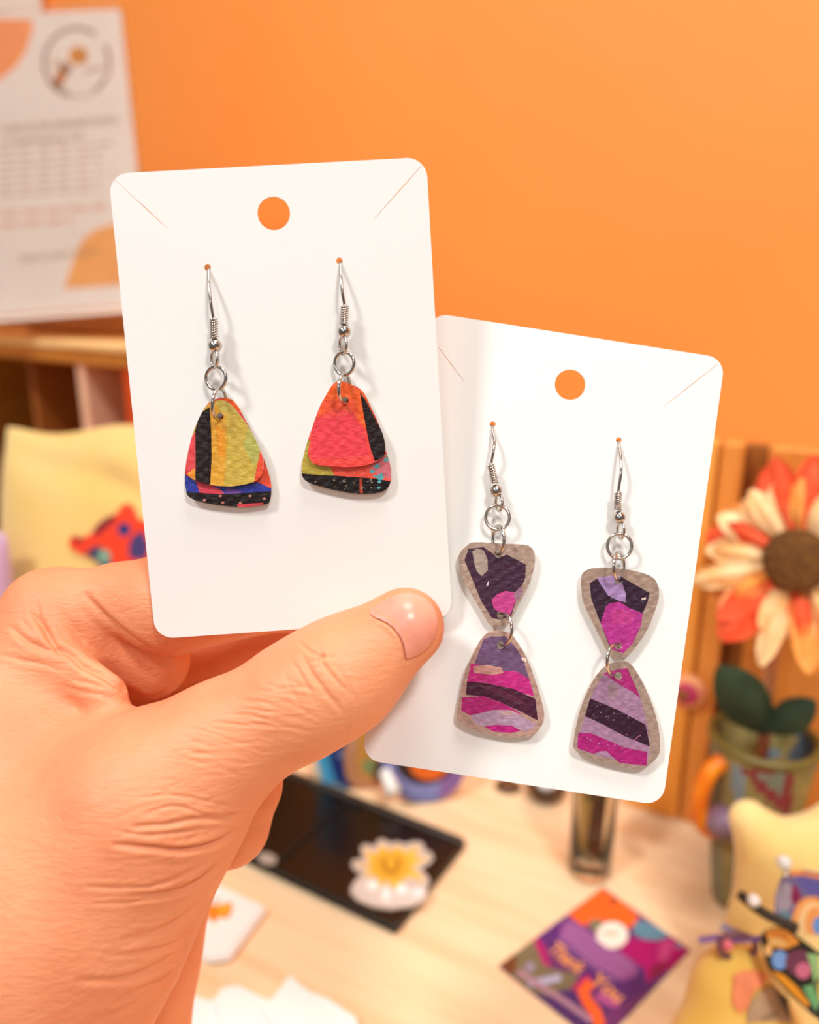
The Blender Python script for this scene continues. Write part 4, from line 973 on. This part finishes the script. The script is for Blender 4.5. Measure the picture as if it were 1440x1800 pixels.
plate('lower_plate', CB, z5([(275, 242), (340, 236), (400, 250), (440, 300), (500, 400), (560, 560), (600, 700), (603, 770), (580, 820), (530, 868), (420, 880), (300, 865), (180, 830), (92, 778), (80, 730), (95, 640), (130, 480), (172, 390), (222, 290)]), (176, 140, 126),
      [(z5([(240, 285), (290, 268), (370, 268), (430, 330), (480, 410), (515, 530), (350, 485), (185, 435)]), (108, 78, 112)), (z5([(165, 430), (350, 475), (440, 480), (515, 525), (545, 630), (400, 590), (250, 548), (140, 545)]), (190, 36, 122)),
       (z5([(178, 450), (260, 440), (350, 458), (360, 490), (300, 500), (180, 490)]), (196, 140, 130)), (z5([(140, 540), (250, 550), (420, 585), (552, 645), (566, 775), (470, 725), (350, 672), (240, 632), (135, 620)]), (70, 18, 46)), (z5([(200, 560), (330, 580), (450, 640), (540, 700), (420, 660), (300, 610)]), (92, 34, 60)),
       (z5([(110, 636), (240, 628), (350, 668), (480, 740), (400, 720), (300, 720), (160, 745), (105, 715)]), (172, 30, 110)), (z5([(160, 745), (300, 712), (400, 712), (500, 765), (560, 800), (500, 842), (470, 832), (400, 806), (320, 800), (250, 808), (190, 795)]), (172, 140, 162)),
       (z5([(245, 812), (320, 800), (410, 806), (470, 840), (400, 850), (300, 842)]), (180, 24, 116)), (z5([(470, 395), (495, 400), (500, 425), (470, 412)]), (226, 206, 190)), (z5([(330, 720), (420, 715), (430, 740), (360, 745)]), (186, 150, 150))], 0.0017, e, holes=[(*z5([(342, 322)])[0], 7)], ph=5, blend=jitter(None, .10))
# earring 4
e = thing('earring', 'right purple earring of the right card, joined plates with a lilac stroke on top', 'earring', CB.pt(*z4([(1055, 187)])[0], 0.001), 'dangling earrings on the two cards')
hookwire(CB, e, z4([(1055, 188)])[0], z4([(1060, 230), (1068, 300), (1069, 380), (1054, 480)]), z4([(1052, 502)])[0], z4([(1048, 605)])[0], z4([(1058, 650)])[0], 12, z4([(1068, 728)])[0], (6, 14), off)
loopring('jump_ring', CB, *z4([(1060, 822)])[0], 21.5, 22, off, M_steel, e)
loopring('jump_ring', CB, *z4([(1056, 945)])[0], 9, 25, off, M_steel, e, side=-1)
up4 = z4([(830, 1000), (870, 963), (950, 952), (1080, 960), (1200, 985), (1268, 1020), (1295, 1080), (1292, 1150)]) + z5([(1270, 120), (1225, 230), (1160, 330), (1105, 388), (1050, 396), (1000, 385), (960, 310), (885, 160), (840, 60)]) + z4([(830, 1090)])
plate('upper_plate', CB, up4, (160, 134, 118), [(z4([(880, 1045), (930, 1015), (1060, 1002), (1240, 1105)]) + z5([(1228, 60), (1195, 140), (1110, 310), (1000, 330), (945, 190), (888, 40)]), (48, 22, 44)),
      (z4([(925, 1015), (1000, 1002), (1062, 1002), (1080, 1060), (1097, 1110), (1095, 1160), (1050, 1150), (990, 1120), (950, 1060)]), (166, 132, 180)), (z5([(975, 90), (1000, 70), (1060, 60), (1120, 100), (1198, 130), (1190, 200), (1140, 310), (1080, 372), (1010, 345), (945, 190), (960, 140)]), (176, 46, 132)), (z5([(1000, 130), (1080, 100), (1160, 140), (1120, 200), (1020, 190)]), (186, 56, 130)),
      (z5([(1190, 40), (1220, 32), (1215, 48), (1195, 52)]), (222, 200, 190))], 0.0017, e, holes=[(*z4([(1050, 1032)])[0], 7), (*z5([(1050, 325)])[0], 7)], ph=6, blend=jitter(None, .10))
loopring('jump_ring', CB, *z5([(1030, 410)])[0], 13, 28, off, M_steel, e, side=-1, tilt=0.10)
plate('lower_plate', CB, z5([(1040, 422), (1105, 420), (1160, 480), (1240, 640), (1290, 800), (1302, 920), (1290, 990), (1200, 1066), (1100, 1060), (950, 1025), (830, 980), (782, 940), (786, 870), (815, 730), (870, 590), (930, 490), (985, 440)]), (160, 134, 120),
      [(z5([(960, 500), (1100, 460), (1180, 620), (1225, 800), (1240, 940), (1222, 1045), (1060, 1020), (810, 950), (802, 900), (850, 750), (900, 600)]), (160, 120, 148)), (z5([(985, 560), (1040, 555), (1055, 620), (1000, 650)]), (146, 116, 124)), (z5([(960, 490), (1040, 470), (1105, 458), (1185, 640), (1130, 600), (1060, 560)]), (166, 36, 110)),
       (z5([(882, 642), (1050, 712), (1215, 800), (1242, 932), (1100, 875), (960, 800), (850, 748)]), (50, 16, 38)), (z5([(810, 850), (880, 850), (950, 878), (1080, 935), (1225, 965), (1222, 1048), (1060, 1032), (980, 960), (940, 960), (900, 975), (805, 942)]), (166, 26, 110))]
       + specks(CB, 0, (*z5([(860, 860)])[0], *z5([(1200, 950)])[0]), 26, 1, 2.0, (190, 110, 150), 5) + specks(CB, 0, (*z5([(900, 670)])[0], *z5([(1200, 860)])[0]), 22, .8, 1.7, (150, 120, 130), 6), 0.0017, e, holes=[(*z5([(1052, 506)])[0], 7)], ph=7, blend=jitter(None, .12))

# ------------------------------------------------------------------ the hand
def hc_(x1, y1, r1, d1, x2, y2, r2, d2, k): return ('c', W(x1, y1, d1), W(x2, y2, d2), r1 * d1 / F, r2 * d2 / F, k)
HAND = [
 # forearm and palm mass
 hc_(40, 1420, 190, .170, -10, 1640, 235, .170, 0.0),
 hc_(-10, 1640, 235, .170, -60, 1990, 260, .172, .012),
 ('c', W(-60, 1990, .172), CAM + np.array([-0.135, -0.03, -0.235]), .031, .037, .010),
 hc_(60, 1330, 120, .166, 20, 1560, 200, .160, .012),
 # index metacarpal to knuckle
 hc_(92, 1088, 84, .174, 10, 1330, 150, .170, .008),
 # thumb metacarpal, thenar mound
 hc_(395, 1306, 101, .1515, 250, 1430, 150, .153, .010),
 hc_(250, 1430, 150, .153, 130, 1600, 180, .156, .012),
 hc_(130, 1600, 180, .156, -20, 1880, 230, .160, .014),
 # thumb
 hc_(602, 1186, 93, .1510, 530, 1228, 96, .1510, .004),
 hc_(530, 1228, 96, .1510, 395, 1306, 102, .1515, .005),
 hc_(712, 1102, 69, .1520, 602, 1186, 93, .1510, .005),
 # heel of the palm and forearm seen behind
 hc_(300, 1460, 100, .196, 196, 1680, 148, .196, .002),
 hc_(196, 1680, 148, .196, 140, 2000, 175, .196, .004),
 # web folds between thumb and index
 hc_(120, 1100, 52, .170, 268, 1163, 64, .1805, .0025),
 hc_(80, 1140, 34, .165, 190, 1215, 30, .160, .006),
 # index finger, curled behind the cards
 hc_(92, 1088, 82, .174, 215, 1046, 54, .172, .0040),
 hc_(205, 1048, 58, .172, 300, 1062, 87, .1715, .0014),
 hc_(300, 1062, 86, .1715, 500, 1032, 74, .176, .002),
 hc_(500, 1032, 74, .176, 700, 1080, 60, .1735, .002),
 # middle finger below it
 hc_(150, 1180, 80, .200, 360, 1135, 62, .205, .003),
 hc_(360, 1135, 62, .205, 560, 1090, 58, .2, .002),
 # ring finger
 hc_(180, 1300, 80, .205, 360, 1245, 58, .212, .003),
 hc_(360, 1245, 58, .212, 540, 1190, 54, .206, .002),
 # little finger curled below the thumb
 hc_(300, 1400, 80, .188, 424, 1372, 68, .178, .003),
 hc_(424, 1385, 66, .178, 400, 1450, 74, .182, .003),
]
def build_hand():
    C_ = np.array([p[1] for p in HAND] + [p[2] for p in HAND]); mr = 0.029
    lo = C_.min(0) - mr; hi = C_.max(0) + mr
    # the arm is cut where it leaves the frame, well outside the picture
     
    h = 0.00036
    P, Q = sdf_mesh(HAND, lo, hi, h)
    return P, Q, h
P, Q, vh = build_hand()
# smooth once
def smooth(P, Q, it=2, lam=0.5):
    n = len(P); cnt = np.zeros(n); 
    for i in range(4): np.add.at(cnt, Q[:, i], 2)
    for _ in range(it):
        S_ = np.zeros_like(P)
        for i in range(4): np.add.at(S_, Q[:, i], P[Q[:, (i + 1) % 4]] + P[Q[:, (i - 1) % 4]])
        P = P + lam * (S_ / cnt[:, None] - P)
    return P
P = smooth(P, Q, 4)
N = vnormals(P, Q)
hx_, hy_, hd = tocam(P)
view = nrm(FWD); face = -(N @ FWD)
front = face > 0.02
disp = np.zeros(len(P))
def crease(pts, wpx, amp, dmax=0.2, dmin=0.0, shoulder=0.35, sub=5):
    L = spline(np.array(pts, float), sub)
    x0, y0 = L.min(0) - wpx * 5; x1, y1 = L.max(0) + wpx * 5
    k = np.where(front & (hx_ > x0) & (hx_ < x1) & (hy_ > y0) & (hy_ < y1) & (hd < dmax) & (hd > dmin))[0]
    if len(k) == 0: return
    best = np.full(len(k), 1e9); bt = np.zeros(len(k)); n = len(L) - 1
    for i in range(n):
        a, b = L[i], L[i + 1]; ab = b - a; t = np.clip(((hx_[k] - a[0]) * ab[0] + (hy_[k] - a[1]) * ab[1]) / (ab @ ab + 1e-9), 0, 1)
        d = np.hypot(hx_[k] - a[0] - t * ab[0], hy_[k] - a[1] - t * ab[1]); m = d < best; best[m] = d[m]; bt[m] = (i + t[m]) / n
    tp_ = np.sin(np.pi * np.clip(bt * .92 + .04, 0, 1)) ** 0.6
    disp[k] += -amp * tp_ * np.exp(-(best / wpx) ** 2) + amp * shoulder * tp_ * np.exp(-((best - 2.4 * wpx) / (1.5 * wpx)) ** 2)
mm = 0.001
# creases read from the photograph: palm heel
def Z6(L): return zz(L, 0, 1200, 520 / 1440)
for pts, w_, a_ in [
  (Z6([(560, 790), (700, 800), (850, 815), (980, 800), (1080, 765), (1150, 720)]), 6, .75), (Z6([(650, 700), (800, 690), (950, 660), (1080, 662), (1165, 640)]), 5, .5), (Z6([(700, 640), (850, 600), (1000, 640), (1150, 640)]), 3.5, .28),
  (Z6([(560, 720), (700, 740), (880, 725), (1060, 700)]), 3.5, .28), (Z6([(640, 1040), (800, 1025), (930, 985), (1040, 910), (1080, 870)]), 6, .6), (Z6([(420, 990), (560, 1000), (750, 985), (900, 930), (1000, 880)]), 4, .3),
  (Z6([(450, 1080), (650, 1065), (820, 1040), (950, 990)]), 3.5, .25), (Z6([(600, 1250), (760, 1215), (880, 1150), (1000, 1050)]), 7, .45), (Z6([(520, 1330), (700, 1310), (850, 1270), (930, 1200)]), 5, .35),
  (Z6([(380, 1450), (600, 1440), (760, 1380), (900, 1290)]), 7, .5), (Z6([(560, 1560), (700, 1490), (820, 1430), (880, 1370)]), 7, .5), (Z6([(470, 1640), (620, 1580), (740, 1500), (830, 1440)]), 6, .4), (Z6([(700, 560), (850, 545), (1000, 575), (1120, 600)]), 3, .2)]:
    crease(pts, w_ * .75, a_ * 1.15 * mm, dmax=.178)
rw = np.random.default_rng(11)
for i in range(46):      # fine parallel wrinkles around the thumb base
    y0 = 1375 + i * 7.2 + rw.uniform(-4, 4); x0 = rw.uniform(150, 290); L_ = rw.uniform(60, 160)
    crease([(x0, y0 + rw.uniform(-3, 3)), (x0 + L_ * .4, y0 + rw.uniform(0, 6)), (x0 + L_ * .8, y0 - L_ * .08 + rw.uniform(-3, 3)), (x0 + L_, y0 - L_ * .2)], rw.uniform(2.2, 3.4), rw.uniform(.04, .10) * mm, dmax=.178, sub=2)
for i in range(60):      # crosswise wrinkles over the thumb
    t = rw.uniform(0, 1); cx_ = 330 + 210 * t + rw.uniform(-20, 20); cy_ = 1380 - 160 * t + rw.uniform(-60, 30); L_ = rw.uniform(20, 60); a_ = rw.uniform(-.1, .45)
    crease([(cx_ - L_ * math.cos(a_), cy_ - L_ * math.sin(a_)), (cx_, cy_ + rw.uniform(-4, 4)), (cx_ + L_ * math.cos(a_), cy_ + L_ * math.sin(a_))], rw.uniform(2, 3), rw.uniform(.05, .12) * mm, dmax=.16, sub=2)
# thumb knuckle
def Z7(L): return zz(L, 0, 960, 800 / 1440)
for pts, w_, a_ in [(Z7([(960, 350), (985, 400), (1030, 460), (1080, 520)]), 4, .42), (Z7([(1000, 330), (1020, 370), (1060, 420), (1110, 470)]), 3.5, .3), (Z7([(940, 300), (1000, 345), (1060, 350)]), 3, .3), (Z7([(1010, 320), (1020, 350), (1005, 390)]), 3, .3), (Z7([(1040, 330), (1020, 355), (980, 370)]), 3, .25),
                    (Z7([(920, 360), (960, 420), (1000, 500)]), 3, .16), (Z7([(1060, 380), (1100, 430), (1130, 500)]), 3, .15), (Z7([(900, 400), (930, 470), (970, 530)]), 3, .1)]:
    crease(pts, w_, a_ * mm, dmax=.16)
# web and knuckle folds
def Z8(L): return zz(L, 0, 970, .25)
for pts, w_, a_ in [(Z8([(230, 440), (310, 540), (370, 640), (420, 700)]), 5, .9), (Z8([(400, 690), (500, 730), (580, 800), (700, 860), (850, 950), (1030, 1050)]), 5, .9), (Z8([(80, 530), (180, 620), (300, 680), (420, 715)]), 5, .5),
                    (Z8([(420, 420), (520, 540), (600, 640), (700, 720)]), 9, .55), (Z8([(600, 300), (680, 390), (760, 470), (900, 590), (1050, 690)]), 5, .7), (Z8([(440, 940), (560, 980), (680, 1000), (800, 1040)]), 4, .25), (Z8([(500, 900), (640, 930), (760, 960)]), 3, .2), (Z8([(0, 720), (150, 760), (300, 790), (420, 830)]), 4, .2), (Z8([(240, 330), (280, 450), (330, 520)]), 6, .35)]:
    crease(pts, w_, a_ * mm, dmax=.19)
# nail bed: groove around the nail
nail = [(650, 1079), (664, 1062), (690, 1048), (720, 1042), (748, 1052), (765, 1072), (769, 1098), (762, 1124), (744, 1146), (716, 1158), (711, 1136), (700, 1113), (681, 1095)]
crease([(648, 1077), (665, 1086), (684, 1096), (701, 1113), (711, 1136), (714, 1160)], 3.2, .38 * mm, dmax=.16, shoulder=.9)
crease([(714, 1160), (745, 1148), (764, 1125), (772, 1098)], 3.0, .32 * mm, dmax=.16)
crease([(648, 1077), (664, 1060), (690, 1046), (720, 1040)], 3.0, .15 * mm, dmax=.16)
P = P + N * disp[:, None]
# skin material
msk = bpy.data.materials.new('skin'); msk.use_nodes = True; nt = msk.node_tree; b = nt.nodes['Principled BSDF']; Nn = nt.nodes.new; Ln = nt.links.new
tcn = Nn('ShaderNodeTexCoord')
n1 = Nn('ShaderNodeTexNoise'); n1.inputs['Scale'].default_value = 45; n1.inputs['Detail'].default_value = 3; Ln(tcn.outputs['Object'], n1.inputs['Vector'])
cr = Nn('ShaderNodeValToRGB'); cr.color_ramp.elements[0].position = .3; cr.color_ramp.elements[0].color = (*lin((228, 140, 98)), 1); cr.color_ramp.elements[1].position = .7; cr.color_ramp.elements[1].color = (*lin((240, 162, 118)), 1)
Ln(n1.outputs[0], cr.inputs[0]); Ln(cr.outputs[0], b.inputs['Base Color'])
b.inputs['Roughness'].default_value = 0.48; b.inputs['Subsurface Weight'].default_value = 0.25; b.inputs['Subsurface Radius'].default_value = (0.0030, 0.0010, 0.0005); b.inputs['Subsurface Scale'].default_value = 1.0
b.inputs['Specular IOR Level'].default_value = 0.35
v1 = Nn('ShaderNodeTexVoronoi'); v1.inputs['Scale'].default_value = 1500; mpn = Nn('ShaderNodeMapping'); mpn.inputs['Scale'].default_value = (0.55, 1, 1.2); Ln(tcn.outputs['Object'], mpn.inputs[0]); Ln(mpn.outputs[0], v1.inputs['Vector'])
n2 = Nn('ShaderNodeTexNoise'); n2.inputs['Scale'].default_value = 420; n2.inputs['Detail'].default_value = 5; Ln(mpn.outputs[0], n2.inputs['Vector'])
mp3 = Nn('ShaderNodeMapping'); mp3.inputs['Rotation'].default_value = (0, -0.16, 0); mp3.inputs['Scale'].default_value = (0.22, 1, 1); Ln(tcn.outputs['Object'], mp3.inputs[0])
n3 = Nn('ShaderNodeTexNoise'); n3.inputs['Scale'].default_value = 1000; n3.inputs['Detail'].default_value = 3; n3.inputs['Distortion'].default_value = 0.6; Ln(mp3.outputs[0], n3.inputs['Vector'])
bp0_ = Nn('ShaderNodeBump'); bp0_.inputs['Strength'].default_value = 0.38; bp0_.inputs['Distance'].default_value = 0.0006; Ln(n3.outputs[0], bp0_.inputs['Height'])
ad = Nn('ShaderNodeMath'); ad.operation = 'MULTIPLY_ADD'; ad.inputs[1].default_value = 0.35; Ln(v1.outputs[0], ad.inputs[0]); Ln(n2.outputs[0], ad.inputs[2])
bpn = Nn('ShaderNodeBump'); bpn.inputs['Strength'].default_value = 0.35; bpn.inputs['Distance'].default_value = 0.0003; Ln(ad.outputs[0], bpn.inputs['Height']); Ln(bp0_.outputs[0], bpn.inputs['Normal']); Ln(bpn.outputs[0], b.inputs['Normal'])
hand = add('hand', P, Q, msk, None, origin=P.mean(0))
tag(hand, 'bare hand pinching both white cards between thumb and curled fingers', 'hand')
hb = BVHTree.FromPolygons([tuple(p) for p in P], [tuple(int(i) for i in f) for f in Q[np.ones(len(Q), bool)]])
nl = [tuple(p) for p in spline(np.array(nail, float), 3, closed=True)]
TIP = [q_ for q_ in HAND if len(q_) > 5 and q_[3] in (93 * .1510 / F, 69 * .1520 / F)]
def nailplace(Pp, off):
    Pp = np.asarray(Pp, float); offs = np.broadcast_to(off, len(Pp))
    Rr = FWD + np.outer((Pp[:, 0] - 720) / F, RIGHT) - np.outer((Pp[:, 1] - 900) / F, UP); Rr = Rr / np.linalg.norm(Rr, axis=1, keepdims=True)
    t = np.full(len(Pp), 0.12)
    for _ in range(40): t = t + np.clip(evalsdf(TIP, CAM + Rr * t[:, None]), -.01, .02) * 0.9
    t = np.minimum(t, 0.163)
    return CAM + Rr * (t - 0.00022 - offs)[:, None]
M_nail = mat('thumb nail', (230, 142, 120), 0.3, rgb2=(240, 164, 138), cscale=160, spec=0.6)
nv = panel('thumb_nail', nl, (240, 184, 160), [], nailplace, 0.00012, M_nail, hand, step=4.0)
nv.data.polygons.foreach_set('use_smooth', [True] * len(nv.data.polygons))
nv['label'] = 'glossy short pink nail'
